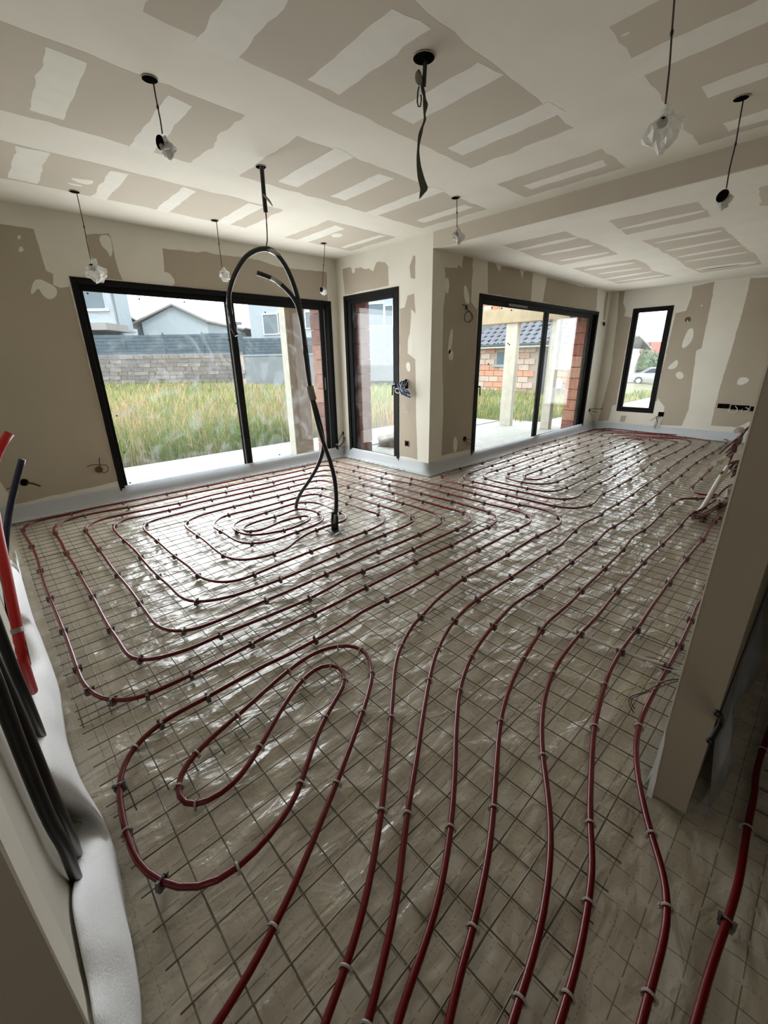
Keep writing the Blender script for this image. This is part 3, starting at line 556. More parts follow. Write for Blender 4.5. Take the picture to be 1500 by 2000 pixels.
def clip_mesh(big):
    bm = bmesh.new(); R, r = .0135, .0019; rings = []
    for i in range(14):
        a = 2*PI*i/14; c = Vector((0, math.cos(a)*R, math.sin(a)*R)); rad = c.normalized()
        rings.append([bm.verts.new(c+rad*r*math.cos(b)+Vector((1, 0, 0))*r*1.9*math.sin(b)) for b in (0, PI/2, PI, 3*PI/2)])
    for i in range(14):
        a, b = rings[i], rings[(i+1) % 14]
        for k in range(4): bm.faces.new((a[k], b[k], b[(k+1) % 4], a[(k+1) % 4]))
    for s in (-1, 1):
        if big:
            box(bm, -.008, .008, s*.010-.006, s*.010+.006, -.021, -.003); box(bm, -.006, .006, s*.0155-.003, s*.0155+.003, -.012, .011)
            box(bm, -.0045, .0045, s*.0155-.0045, s*.0155+.0045, .009, .014)
        else: box(bm, -.004, .004, s*.012-.003, s*.012+.003, -.017, -.006); box(bm, -.003, .003, s*.016-.002, s*.016+.002, -.010, .0)
    if big: box(bm, -.007, .007, -.012, .012, -.024, -.010)
    me = bpy.data.meshes.new('pipe_clip'); bm.to_mesh(me); bm.free(); me.materials.append(M['clipd' if big else 'clip']); return me
CLIP = clip_mesh(False); CLIPB = clip_mesh(True)
CL = [Vector((*q, 0)) for q in P(CLIPS)]
LUGS = [Vector((*onz(x, y, .026).xy, 0)) for x, y in P('311,1730 408,1362 286,1359 315,1410 169,1346 152,1306 375,1317 1424,1800 237,1536')]
used = set(); ZP = .0255
def smooth_pts(p, it=1):
    for _ in range(it):
        p = [p[0]]+[(p[i-1]+2*p[i]+p[i+1])/4 for i in range(1, len(p)-1)]+[p[-1]]
    return p
def pipe(s, label, ends=(0, 1), sp=.46, sm=1):
    raw = [Vector((*q, 0)) for q in P(s)]   # ends: which end runs on below the picture
    if ends[0]: raw.insert(0, raw[0]+(raw[0]-raw[1]).normalized()*.3)
    if ends[1]: raw.append(raw[-1]+(raw[-1]-raw[-2]).normalized()*.3)
    pts = catmull(raw, .035); pts = smooth_pts(pts, 3*sm)
    q = []
    for p in pts:
        q.append(Vector((p.x, p.y, ZP+noise.noise((p.x*3, p.y*3, 9))*.004)))
    bm = bmesh.new(); tube(bm, q, .0098, 10); o = obj('heating_pipe', bm, M['pipe'], smooth=True)
    tag(o, label, 'heating pipe', 'red underfloor heating pipes')
    acc = .2; 
    near = {}
    for ci, c in enumerate(CL):
        best = min(range(len(q)), key=lambda i: (q[i].x-c.x)**2+(q[i].y-c.y)**2)
        if (q[best].xy-c.xy).length < .045 and ci not in used: near[best] = 1; used.add(ci)
    marks = sorted(near); pos = list(marks); cum = [0]
    for a, b in zip(q, q[1:]): cum.append(cum[-1]+(b-a).length)
    nxt = .2
    for i in range(len(q)):
        if cum[i] < nxt: continue
        if (q[i]-CP).length < 2.05: nxt = cum[i]+.1; continue
        if all(abs(cum[i]-cum[m_]) > .22 for m_ in marks): pos.append(i); nxt = cum[i]+sp*random.uniform(.8, 1.2)
        else: nxt = cum[i]+.1
    for i in pos[:300]:
        t = (q[min(i+1, len(q)-1)]-q[max(i-1, 0)]).normalized()
        k = obj('pipe_clip', CLIPB if (q[i]-CP).length > 2.3 or min((q[i].xy-c.xy).length for c in LUGS) < .04 else CLIP, None, o); yaw = math.atan2(t.y, t.x)
        k.rotation_euler = (random.uniform(-.25, .25), 0, yaw+random.uniform(-.1, .1)); k.location = q[i]
    return o
pipe(PMAIN, 'long red heating pipe wound in the left spiral and the small loop nearest the camera', (1, 1))
pipe(PROOM, 'long red heating pipe wound in the far spiral below the second sliding door', (1, 1))
pipe(PA, 'red heating pipe leaving the conduit bundle, fourth straight run from the partition wall')
pipe(PB, 'red heating pipe running under the foot of the maroon bundle, third from the partition wall')
pipe(PC, 'red heating pipe with a hooked far end, second from the partition wall')
pipe(PD, 'red heating pipe bending closest to the foot of the partition wall')
pipe('3.60,-.30 2.60,-.16 '+PE, 'red heating pipe alone in the dark hallway right of the partition wall')
pipe(PG, 'short red heating pipe turning back on itself behind the conduit bundle', (0, 0))
# ------------------------------------------------------------------ white conduit across the floor
tubeo('cross_conduit', [onz(x, y, .013+.006) for x, y in P('905,1140 940,1157 1000,1182 1060,1209 1125,1236 1170,1253 1225,1276 1270,1292 1305,1302 1342,1312')], .0085, M['greypipe'], None, 8)
tag(bpy.context.scene.objects['cross_conduit'], 'pale grey conduit lying across the floor under the red pipes', 'conduit')
e = thing('loose_wires', 'thin coloured wires sticking out low beside the partition wall over the pipe', 'wires')
for m_, s in (('black', '1352,1322,1.30 1330,1326,1.2 1300,1330,1.15 1262,1350,1.1 1230,1362,1.02 1230,1378,1.0 1238,1392,.9'), ('redbox', '1352,1326,1.25 1310,1334,1.15 1270,1350,1.1 1234,1364,1.0 1232,1372,.95 1240,1385,.9'),
              ('yellow', '1350,1324,1.2 1300,1330,1.1 1260,1336,1.05 1215,1352,.9 1203,1366,.8'), ('redbox', '1310,1300,.4 1290,1290,.5 1275,1285,.5 1260,1282,.35'), ('whitecab', '1340,1312,.3 1315,1310,.3 1290,1303,.3 1262,1293,.25')):
    pts = []
    for q in s.split():
        x, y, h = (float(t_) for t_ in q.split(',')); pts.append(onz(x, y, .02+.05*h))
    tubeo('wire_strand', pts, .0022, M[m_], e, 6, .02)

# ------------------------------------------------------------------ conduits rising along the left wall
def yt(s, yv):  # pixels on planes of given depth into the room
    out = []
    for q in s.split():
        x, y, d = (float(t_) for t_ in q.split(',')); out.append(onpl(x, y, 1, d))
    return out
o = tubeo('conduit', yt('64,1350,1.66 45,1290,1.55 30,1210,1.58 10,1110,1.68 -6,1030,1.8 -16,960,1.9 -12,905,1.95 3,868,1.97 18,846,1.98', 0), .0145, M['red'], None, 12)
tag(o, 'bright red conduit bending up along the left edge of the wall', 'conduit', 'conduits rising at the left wall')
bm = bmesh.new(); a, b = onpl(35, 1236, 1, 1.56), onpl(32, 1227, 1, 1.567); tube(bm, [a, b], .016, 14); obj('silver_tie', bm, M['silver'], o)
o = tubeo('conduit', yt('40,1300,2.2 20,1200,2.25 10,1120,2.3 11,1060,2.35 18,1000,2.4 30,945,2.42 43,897,2.42', 0), .0135, M['blue'], None, 12)
tag(o, 'dark blue conduit standing up before the left wall, cut off at the top', 'conduit', 'conduits rising at the left wall')
o = tubeo('conduit', yt('84,1445,1.55 74,1420,1.42 50,1362,1.34 20,1290,1.32 -8,1215,1.3 -40,1130,1.25', 0), .0125, M['black'], None, 12)
tag(o, 'black conduit beside the red one, tucked behind the foam strip', 'conduit', 'conduits rising at the left wall')
o = tubeo('conduit', yt('52,1300,1.80 38,1240,1.8 22,1180,1.8 6,1110,1.8 -6,1040,1.78', 0), .0135, M['black'], None, 12)
tag(o, 'black conduit rising between the red and the blue one', 'conduit', 'conduits rising at the left wall')
o = tubeo('conduit', yt('152,1722,1.08 142,1698,1.0 126,1655,.94 96,1600,.92 60,1515,.91 25,1425,.90 -15,1320,.88 -70,1190,.86', 0), .0125, M['black'], None, 12)
tag(o, 'thick black conduit, left one of the pair nearest the camera', 'conduit', 'conduits rising at the left wall')
o = tubeo('conduit', yt('152,1672,1.2 142,1645,1.1 125,1605,1.03 95,1540,1.0 62,1460,.99 30,1385,.98 -5,1310,.96 -60,1190,.94', 0), .0125, M['black'], None, 12)
tag(o, 'thick black conduit, right one of the pair nearest the camera', 'conduit', 'conduits rising at the left wall')
o = tubeo('bag_scrap', yt('-14,1330,.98 -6,1360,.985 0,1385,.99', 0), [.018, .012], M['tape'], None, 10); tag(o, 'crumpled grey plastic scrap taped round the near black conduits', 'tape')

# ------------------------------------------------------------------ the black hose hung from the ceiling
hole_z = ZC
def hole(parent, x, y, z=ZC, r=.036):
    bm = bmesh.new(); bmesh.ops.create_cone(bm, cap_ends=True, segments=24, radius1=r, radius2=r, depth=.002)
    o = obj('ceiling_hole', bm, M['flat_black'], parent); o.location = (x, y, z-.003)
    bm = bmesh.new(); pts = [Vector((math.cos(a)*r, math.sin(a)*r, 0)) for a in [2*PI*i/24 for i in range(25)]]; tube(bm, pts, .0012, 6, False)
    q = obj('hole_rim', bm, M['plaster'], parent, True); q.location = (x, y, z-.004)
def dp(s):
    return [bk(*(float(t_) for t_ in q.split(','))) for q in s.split()]
hz = thing('hanging_hose', 'long black hose hung in an arch from a ceiling wire, foot on the mesh', 'hose')
tubeo('hose', dp('462,655,3.35 455,640,3.34 450,610,3.30 447,590,3.28 448,570,3.24 455,545,3.18 466,522,3.12 480,502,3.07 498,490,3.04 516,486,3.03 533,490,3.03 550,508,3.05 563,530,3.07 575,560,3.10 583,590,3.13 590,630,3.18 597,680,3.24 603,730,3.30 607,768,3.34 614,800,3.38 624,840,3.43 636,876,3.48 646,905,3.52 654,940,3.56 657,980,3.60 655,1010,3.62 653,1036,3.63'), .0175, M['black'], hz, 10)
tubeo('hose', dp('502,533,3.00 520,539,3.02 540,549,3.04 560,566,3.07 578,590,3.11 587,620,3.15 592,650,3.19 596,690,3.24 602,735,3.29 608,768,3.33 618,800,3.38 627,835,3.45 632,865,3.52 628,890,3.60 618,915,3.72 603,940,3.85 588,962,4.0 580,980,4.15 578,994,4.24'), .0165, M['black'], hz, 10)
tubeo('tape_wrap', dp('605,755,3.32 608,768,3.33 611,781,3.35'), .031, M['tape'], hz, 8)
tubeo('tape_wrap', dp('524,487,3.03 537,493,3.03 546,501,3.045'), .019, M['silver'], hz, 8)
tubeo('tape_wrap', dp('530,541,3.02 542,549,3.04 550,556,3.05'), .020, M['silver'], hz, 8)
tubeo('tape_wrap', dp('653,1004,3.62 652,1022,3.63'), .028, M['silver'], hz, 8)
tubeo('foot_stub', dp('650,1038,3.63 650,1000,3.60'), .014, M['black'], hz, 8)
tubeo('foot_stub', dp('658,1036,3.64 658,1008,3.61'), .014, M['black'], hz, 8)
boxo('foot_plate', (1.93, 2.05, 2.68, 2.79, .012, .017), M['black'], hz)
hole(hz, 1.84, 3.15)
tubeo('sleeve', dp('511,326,2.82 513,350,2.84 516,385,2.88 519,415,2.92'), .0145, M['black'], hz, 8)
tubeo('suspension_wire', dp('519,412,2.92 521,440,2.95 522,470,2.99 520,482,3.03 524,492,3.02'), .0045, M['copper'], hz, 6)
def rag(parent, pts, r0, m):
    bm = bmesh.new(); p = catmull(pts[:], .01); n = len(p)
    w_ = [r0*(.35+.65*math.sin(PI*min(.97, .1+.9*i/n))) for i in range(n)]; tube(bm, p, w_, 8, True, .25)
    return obj('tape_tail', bm, m, parent, True)
rag(hz, dp('515,380,2.86 521,387,2.86 527,394,2.87 532,402,2.88'), .024, M['tape'])

tk = thing('ceiling_sleeve', 'black cable sleeve with a long twisted grey tape tail hanging from the ceiling', 'cable')
hole(tk, 1.84, 1.65, r=.05)
dz = (Vector((1.84, 1.65, ZC))-CP).dot(FW)
def dk(s): return [bk(float(q.split(',')[0]), float(q.split(',')[1]), dz+(float(q.split(',')[1])-113)*.0012) for q in s.split()]
tubeo('sleeve', dk('831,112 830,130 829,150 828,170'), .0095, M['black'], tk, 8)
tubeo('cable_loop', dk('820,162 816,180 815,200 817,208 821,208 823,195 822,185'), .0035, M['black'], tk, 6)
def ribbon(parent, s, m, name):
    """twisted tape: pixel centre x,y and half width in mm, twist angle"""
    rows = []
    for q in s.split():
        x, y, hw, tw = (float(t_) for t_ in q.split(','))
        c = dk('%f,%f' % (x, y))[0]; d = RT*math.cos(math.radians(tw))+FW*math.sin(math.radians(tw)); rows.append((c, d*hw/1000))
    bm = bmesh.new(); L_ = catmull([c-d for c, d in rows], .006); R_ = catmull([c+d for c, d in rows], .006); n = min(len(L_), len(R_))
    l = [bm.verts.new(L_[int(i*(len(L_)-1)/(n-1))]) for i in range(n)]; r = [bm.verts.new(R_[int(i*(len(R_)-1)/(n-1))]) for i in range(n)]
    for i in range(n-1): bm.faces.new((l[i], r[i], r[i+1], l[i+1]))
    bmesh.ops.solidify(bm, geom=bm.faces[:], thickness=.002); return obj(name, bm, m, parent, True)
ribbon(tk, '818,142,6,0 820,152,14,20 824,165,10,30 827,180,9,10 829,190,11,40 831,205,12,0 829,220,10,50 830,232,7,20 826,245,8,60 822,258,9,10 819,272,8,0 817,290,6,10 817,310,9,0 819,330,13,0 823,350,18,0 828,368,20,0 824,378,12,10 819,389,1,0', M['tape'], 'tape_tail')
bm = bmesh.new(); bmesh.ops.create_icosphere(bm, subdivisions=2, radius=.018)
for v in bm.verts: v.co *= 1+noise.noise(v.co*60)*.35
k = obj('tape_knob', bm, M['tape'], tk, True); k.location = dk('818,152')[0]; k.scale = (1, 1, 1.6)

# ------------------------------------------------------------------ hanging lamp leads, each with its plastic-wrapped lamp
def lead(x, y, bx_, by_, label, kind, size=1.0, m='bag', face=1.0, bag_s=1.0):
    e_ = thing('hanging_lamp_lead', label, 'hanging lamp', 'wrapped lamps hanging from the ceiling holes')
    hole(e_, x, y)
    z = z_at(x, y, by_); d = (Vector((x, y, z))-CP).dot(FW); B = bk(bx_, by_, d)
    d0 = Vector((x+.012, y-.008, ZC)); top = B+Vector((0, 0, .045*size))
    mid = [d0.lerp(top, t_)+Vector((noise.noise((x, y, t_*5)), noise.noise((y, x, t_*5)), 0))*.006 for t_ in (.25, .5, .75)]
    tubeo('cable', [d0]+mid+[top], .0034, M['copper'] if kind != 'd' else M['black'], e_, 6)
    j = mid[1]; bm = bmesh.new(); bmesh.ops.create_icosphere(bm, subdivisions=2, radius=.006); q = obj('splice', bm, M['black'], e_, True); q.location = j; q.scale = (1, 1, 2)
    sd = int(abs(x*100+y*37))
    # lamp: reflector cup with a dark face
    bm = bmesh.new(); bmesh.ops.create_cone(bm, cap_ends=True, segments=20, radius1=.024*size*face, radius2=.036*size*face, depth=.045*size*face)
    lamp = obj('lamp', bm, M['steel'], e_, False); lamp.location = B
    bm = bmesh.new(); bmesh.ops.create_cone(bm, cap_ends=True, segments=20, radius1=.034*size*face, radius2=.034*size*face, depth=.006*size)
    fc = obj('lamp_face', bm, M['flat_black'], lamp); fc.location = (0, 0, .0245*size*face)
    v = (CP-B).normalized()
    dirn = {'a': (v-RT*.9+UP*.2), 'b': (v+UP*.3), 'c': v-UP*.9, 'd': (v-RT*.8+UP*.5)}[kind]
    lamp.rotation_euler = dirn.to_track_quat('Z', 'Y').to_euler()
    bm = bmesh.new(); bmesh.ops.create_icosphere(bm, subdivisions=3, radius=.05*size*bag_s)
    for w_ in bm.verts:
        c = w_.co; k_ = 1+noise.noise((c.x*38+sd, c.y*38, c.z*38))*.55+noise.noise((c.x*90+sd, c.y*90, c.z*90))*.2
        c *= k_; c.z *= 1.25
        if c.z > .02*size: c.x *= .45; c.y *= .45
        if c.z < -.04*size: c.x *= .6; c.y *= .6
    bag = obj('plastic_bag', bm, M[m], e_); bag.location = B+RT*.014*size-Vector((0, 0, .014*size))+FW*.01
    return e_
lead(.98, 2.62, 320, 280, 'lamp with an oval dark face hanging at the upper left', 'a', .85, 'bagg', 1.0, .8)
lead(.97, 4.5, 181, 524, 'bagged lamp hanging before the upper left corner of the big sliding door', 'b', 1.3, 'bag', .62, 1.1)
lead(2.08, 4.5, 435, 532, 'small bagged lamp hanging just left of the black hose arch', 'c', 1.0, 'bag', .4)
lead(3.36, 4.52, 630, 566, 'smallest wrapped lamp, hanging before the right end of the big sliding door', 'a', .75)
lead(3.35, 2.63, 892, 456, 'wrapped lamp hanging before the ceiling step, above the projecting corner', 'c', 1.0, 'bagg', .5)
lead(3.33, .74, 1415, 385, 'lamp with dark face hanging at the far right before the lower ceiling', 'd', .9, 'bagg', 1, .75)
lead(2.08, .74, 1294, 236, 'bulky bagged lamp on a long lead hanging at the top right', 'c', 1.1, 'bag', .45)

# ------------------------------------------------------------------ boxes and cables in the walls
def nrm(ax): return Vector((-1, 0, 0)) if ax == 0 else Vector((0, -1, 0))
def wbox(px, py, ax, val, label, cat, r=.035, kind='round', m='flat_black', w_=None, h_=None, cables=(), name='wall_box'):
    p = onpl(px, py, ax, val); e_ = thing(name, label, cat); e_.location = p
    n = nrm(ax); al = Vector((0, 1, 0)) if ax == 0 else Vector((1, 0, 0))
    bm = bmesh.new()
    if kind == 'round':
        bmesh.ops.create_cone(bm, cap_ends=True, segments=20, radius1=r, radius2=r, depth=.006)
        o_ = obj('box', bm, M[m], e_); o_.rotation_euler = n.to_track_quat('Z', 'Y').to_euler(); o_.location = n*.003
        bm = bmesh.new(); tube(bm, [n*.006+al*math.cos(a_)*r+Vector((0, 0, 1))*math.sin(a_)*r for a_ in [2*PI*i/20 for i in range(21)]], .003, 5, False); obj('box_rim', bm, M['brownbox'], e_, True)
    else:
        a_, b_ = -al*w_/2-Vector((0, 0, h_/2)), al*w_/2+Vector((0, 0, h_/2))+n*.006
        box(bm, *sum(((min(s, t_), max(s, t_)) for s, t_ in zip(a_, b_)), ())); obj('box', bm, M[m], e_)
        bm = bmesh.new(); box(bm, *sum(((min(s, t_), max(s, t_)) for s, t_ in zip(a_*.72+n*.004, b_*.72+n*.004)), ())); obj('box_recess', bm, M['flat_black'], e_)
    for mm, rad, s in cables:
        pts = []
        for q in s.split():
            x, y, d = (float(t_) for t_ in q.split(',')); pts.append(onpl(x, y, ax, val+n[ax]*d)-p)
        tubeo('cable', pts, rad, M[mm], e_, 6, .01)
    return e_
wbox(193, 917, 1, YA, 'brown round wall box with a looped cable, left of the big sliding door', 'wall box', .032, m='brownbox', cables=[('copper', .004, '193,917,.005 203,924,.05 211,918,.06 208,909,.06 195,908,.05 180,908,.05 170,912,.04'), ('copper', .004, '196,912,.01 194,902,.03 194,894,.04')])
wbox(47, 942, 1, YA, 'black round wall box with a cable stub, behind the blue conduit', 'wall box', .033, m='flat_black', cables=[('black', .008, '52,943,.01 62,944,.05 72,947,.06 79,950,.06'), ('black', .004, '40,944,.01 28,949,.03 13,956,.04')])
wbox(671, 846, 1, YA, 'metal wall box spilling cables in the inner corner', 'wall box', kind='sq', m='steel', w_=.07, h_=.06, cables=[('black', .005, '668,848,.01 662,860,.05 658,872,.06 655,872,.07'), ('whitecab', .003, '670,850,.01 664,866,.07 656,868,.07'), ('black', .005, '674,850,.01 672,862,.05 664,872,.06'), ('black', .004, '672,852,.01 668,866,.04 657,876,.05')])
e_ = wbox(794, 750, 0, XB, 'wall slot stuffed with blue and white cables beside the glazed door', 'cable bunch', kind='sq', m='flat_black', w_=.05, h_=.11,
     cables=[('whitecab', .005, '797,742,.01 792,752,.05 786,762,.08 778,768,.10 772,764,.10 774,759,.10 782,760,.09'), ('whitecab', .0035, '789,770,.05 790,785,.04 790,800,.03 792,803,.03 796,806,.03')]+
     [('bluecab', .009, '%d,%d,.03 %d,%d,.08 %d,%d,.09 %d,%d,.06' % (792+a, 744+b, 782+a, 748+b, 786+a, 762+b, 798+a, 768+b)) for a, b in ((0, 0), (-4, 3), (-2, 6), (3, 2), (4, 8))]+[('bluecab', .008, '780,748,.09 786,757,.11 796,764,.09 800,770,.07'), ('whitecab', .003, '786,746,.12 782,756,.12')])
wbox(795, 866, 0, XB, 'small dark red socket box low on the wall right of the glazed door', 'socket box', kind='sq', m='redbox', w_=.075, h_=.075)
wbox(907, 857, 1, YC, 'round hole with loose wires low beside the second sliding door', 'wall box', .032, cables=[('copper', .005, '908,858,.01 914,864,.05 919,868,.05'), ('copper', .004, '909,856,.01 914,858,.04 919,859,.05'), ('copper', .004, '907,859,.01 911,866,.04 915,871,.05')])
e_ = wbox(911, 601, 1, YC, 'black cable coiled in a ring, hanging from the wall left of the second sliding door', 'cable', .012, name='cable_coil',
     cables=[('black', .012, '911,596,.02 912,604,.03'), ('black', .0045, '912,604,.03 918,609,.04 923,616,.04 923,624,.04 917,629,.04 910,628,.04 907,621,.04 909,613,.04 914,609,.035 920,612,.05 921,622,.05 915,629,.05'), ('black', .004, '911,597,.02 904,594,.02')])
wbox(1179, 633, 1, YC, 'small round wall box high in the corner right of the second sliding door', 'wall box', .035, cables=[('copper', .006, '1176,631,.01 1180,629,.05 1182,633,.05 1179,637,.05')])
wbox(1151, 801, 1, YC, 'wires poking out of the wall low in the far corner', 'wires', .03, name='wall_wires', cables=[('black', .006, '1151,801,.01 1160,798,.06 1172,799,.12 1179,797,.15'), ('whitecab', .006, '1176,799,.12 1180,797,.15'), ('black', .005, '1151,802,.01 1158,804,.06 1168,806,.12'), ('whitecab', .005, '1163,806,.1 1169,807,.13'), ('black', .004, '1151,804,.01 1155,809,.04 1157,813,.05')])
wbox(1343, 624, 0, XD, 'small brown box on bare board right of the narrow window', 'wall box', .035, m='brownbox', cables=[('whitecab', .01, '1343,626,.02 1344,629,.03')])
wbox(1291, 809, 0, XD, 'black wall box with a drooping cable, below right of the narrow window', 'wall box', kind='sq', m='flat_black', w_=.09, h_=.08, cables=[('black', .006, '1288,812,.01 1282,816,.05 1284,824,.05 1281,832,.05 1279,837,.05'), ('black', .004, '1289,812,.01 1280,815,.03 1270,822,.04'), ('black', .004, '1290,813,.01 1284,820,.04 1276,836,.04')])
wbox(1413, 793, 0, XD, 'leftmost dark rectangular socket opening on the far wall', 'socket box', kind='sq', m='flat_black', w_=.16, h_=.075)
wbox(1445, 796, 0, XD, 'middle and widest dark socket opening on the far wall, wires looping out', 'socket box', kind='sq', m='flat_black', w_=.24, h_=.075, cables=[('whitecab', .004, '1436,793,.01 1440,799,.04 1436,805,.05 1426,805,.05 1422,801,.05 1426,798,.04'), ('whitecab', .004, '1456,796,.01 1462,799,.04 1452,806,.05 1448,802,.05 1450,799,.04')])
wbox(1478, 799, 0, XD, 'rightmost dark socket opening on the far wall by the partition', 'socket box', kind='sq', m='flat_black', w_=.16, h_=.075, cables=[('whitecab', .004, '1478,795,.01 1484,800,.04 1480,804,.05')])
# cable pinched behind the partition corner on the hallway side
o = tubeo('hall_cable', [onpl(x, y, 1, YR0-.012) for x, y in P('1401,1393 1408,1400 1407,1414 1397,1430 1386,1447')], .006, M['black'], None, 6); tag(o, 'black cable loop hanging on the hallway side of the partition', 'cable')
bm = bmesh.new()
bs = [[Vector((XR+.04+i*.12, YR0-.004-j[0]*(1+.5*math.sin(i)), j[1])) for j in ((.0, .36), (.012, .26), (.03, .14), (.045, .04), (.03, .004))] for i in range(12)]
vv = [[bm.verts.new(q) for q in r] for r in bs]
for a, b in zip(vv, vv[1:]):
    for k in range(4): bm.faces.new((a[k], a[k+1], b[k+1], b[k]))
bmesh.ops.solidify(bm, geom=bm.faces[:], thickness=.004)
tag(obj('edge_foam_strip', bm, M['foam'], smooth=True), 'dull white foam strip on the dark hallway side of the partition', 'foam strip')
bm = bmesh.new()
q = [onpl(x, y, 0, XR-.004) for x, y in P('1300,1425 1290,1450 1281,1480 1270,1520 1262,1553 1272,1560 1280,1530 1286,1500 1297,1455')]
f = bm.faces.new([bm.verts.new(p) for p in q]); bmesh.ops.triangulate(bm, faces=[f])
q = bmesh.ops.solidify(bm, geom=bm.faces[:], thickness=.006)
tag(obj('foam_scrap', bm, M['foamr']), 'torn bright white foam edge at the foot of the partition', 'foam strip')

# ------------------------------------------------------------------ bundle of conduits by the partition
bn = thing('conduit_bundle', 'untidy bundle of maroon conduits, grey tubes and white tape by the partition', 'conduit bundle')
def yb(s):
    return [onpl(float(q.split(',')[0]), float(q.split(',')[1]), 1, float(q.split(',')[2])) for q in s.split()]
rs = random.Random(3)
for s in ('1478,829,.5 1468,830,.52 1455,840,.55 1440,856,.6 1420,872,.65 1405,886,.7', '1478,831,.5 1462,835,.52 1450,845,.55 1436,866,.6 1417,885,.65', '1474,834,.5 1462,836,.52 1447,850,.55 1438,868,.6 1425,885,.62',
          '1462,836,.5 1466,850,.52 1465,868,.54 1462,885,.55 1455,898,.58 1448,905,.6', '1462,836,.5 1472,846,.5 1478,852,.48', '1463,838,.5 1468,858,.5 1464,880,.52 1453,900,.55',
          '1436,868,.6 1430,890,.62 1420,910,.62 1408,925,.62', '1440,860,.6 1437,880,.6 1436,884,.6', '1452,903,.52 1440,900,.55 1425,905,.6 1418,912,.62', '1455,905,.5 1447,905,.52 1435,915,.56 1430,930,.58',
          '1455,906,.5 1446,912,.52 1436,925,.54 1428,932,.56', '1456,908,.5 1450,918,.52 1440,930,.54', '1438,945,.5 1425,948,.52 1410,960,.55 1398,975,.6 1385,985,.62 1375,992,.64'):
    tubeo('conduit', yb(s), .0085, M['bundle'], bn, 7, .05)
for k in range(5):
    a = rs.uniform(-2, 2); tubeo('conduit', yb('1470,%f,.50 1459,%f,.53 %f,%f,.56 %f,%f,.60 %f,%f,.64' % (832+k*.6, 836+k*.5, 1452+a-k*.5, 846+k, 1446-k*4, 866+k+a, 1420+k*2.2+a, 890+k*1.5)), .007, M['bundle'], bn, 6, .05)
for k in range(7):
    a = rs.uniform(-2, 2); tubeo('conduit', yb('1456,%f,.51 1446,%f,.53 %f,%f,.56 %f,%f,.58' % (905+k*.8, 899+k*1.5, 1436+a, 903+k*3, 1424+k*2.5, 914+k*3)), .008, M['bundle'], bn, 6, .05)
for k in range(6):
    tubeo('conduit', yb('1446,%f,.48 1432,%f,.5 1420,%f,.53 1405,%f,.56' % (970+k*4, 968+k*4, 972+k*3.5, 978+k*4)), .010, M['bundle'] if k % 2 else M['redbox'], bn, 6, .05)
for k in range(16):
    a = rs.uniform(-6, 6); b = rs.uniform(-5, 5)
    tubeo('conduit', yb('%f,%f,.52 %f,%f,.56 %f,%f,.58 %f,%f,.60 %f,%f,.58' % (1436+a*.6, 975+b+k*.7, 1412+a, 982+b+k*.9, 1388+a+k*.8, 994+b*.6+k*1.2, 1362+k*1.7, 1008+k*.7+b*.6, 1346+k*2.6, 1008+k*.7+b)), .0065, M['bundle'] if k % 3 else M['redbox'], bn, 7, .05)
for s, r in (('1422,912,.6 1405,936,.62 1388,965,.64 1372,992,.66 1358,1004,.68', .022), ('1436,912,.56 1418,928,.6 1408,938,.62 1404,944,.62', .012), ('1442,868,.6 1432,882,.62 1418,893,.64 1406,903,.64', .012)):
    tubeo('grey_tube', yb(s), r, M['greypipe'], bn, 9, .05)
for s, r in (('1438,842,.56 1446,838,.55 1450,842,.55', .022), ('1394,905,.66 1400,903,.65 1408,900,.64', .025), ('1448,908,.5 1452,912,.5', .022), ('1446,922,.5 1450,926,.5', .022), ('1430,940,.52 1442,942,.5 1446,946,.5', .03), ('1406,975,.56 1416,978,.54 1424,968,.52 1427,952,.52', .03)):
    tubeo('tape_wrap', yb(s), r, M['whitetape'], bn, 6, .05, False)
tubeo('conduit', yb('1440,1011,.30 1424,1011,.34 1405,1012,.36'), .011, M['pipe'], bn, 7, .05)
tubeo('conduit', yb('1435,955,.4 1432,965,.42 1428,972,.44'), .02, M['red'], bn, 7, .05)

# ------------------------------------------------------------------ outside: terrace, posts, beams
bm = bmesh.new(); box(bm, -4, 8.9, YA+.30, 6.80, -.3, -.005); box(bm, XB+.30, 8.9, YC+.3, YA+.35, -.3, -.005)
struct(obj('terrace_slab', bm, M['concrete']))
def post(b, m, label):
    o_ = boxo('terrace_post', b, m, None, .006); tag(o_, label, 'post', 'timber posts on the terrace'); return o_
p1 = post((3.50, 3.82, 5.70, 5.86, -.005, 2.9), M['wood'], 'pale timber post behind the right pane of the big sliding door')
boxo('board', (3.485, 3.50, 5.70, 5.86, -.005, 2.9), M['woodw'], p1)
post((8.30, 8.42, 4.82, 5.08, -.005, 2.32), M['woodw'], 'whitened timber post left behind the second sliding door')
post((8.36, 8.50, 3.98, 4.16, -.005, 2.32), M['woodw'], 'whitened timber post right behind the second sliding door')
o = boxo('terrace_beam', (8.26, 8.50, 3.76, 6.02, 2.05, 2.32), M['wood'], None, .01); tag(o, 'timber beam across the top of the terrace posts', 'beam')
o = boxo('terrace_beam', (3.5, 8.26, 5.80, 5.96, 2.62, 2.85), M['wood'], None, .01); tag(o, 'high timber beam seen through the top of the glazed door', 'beam')
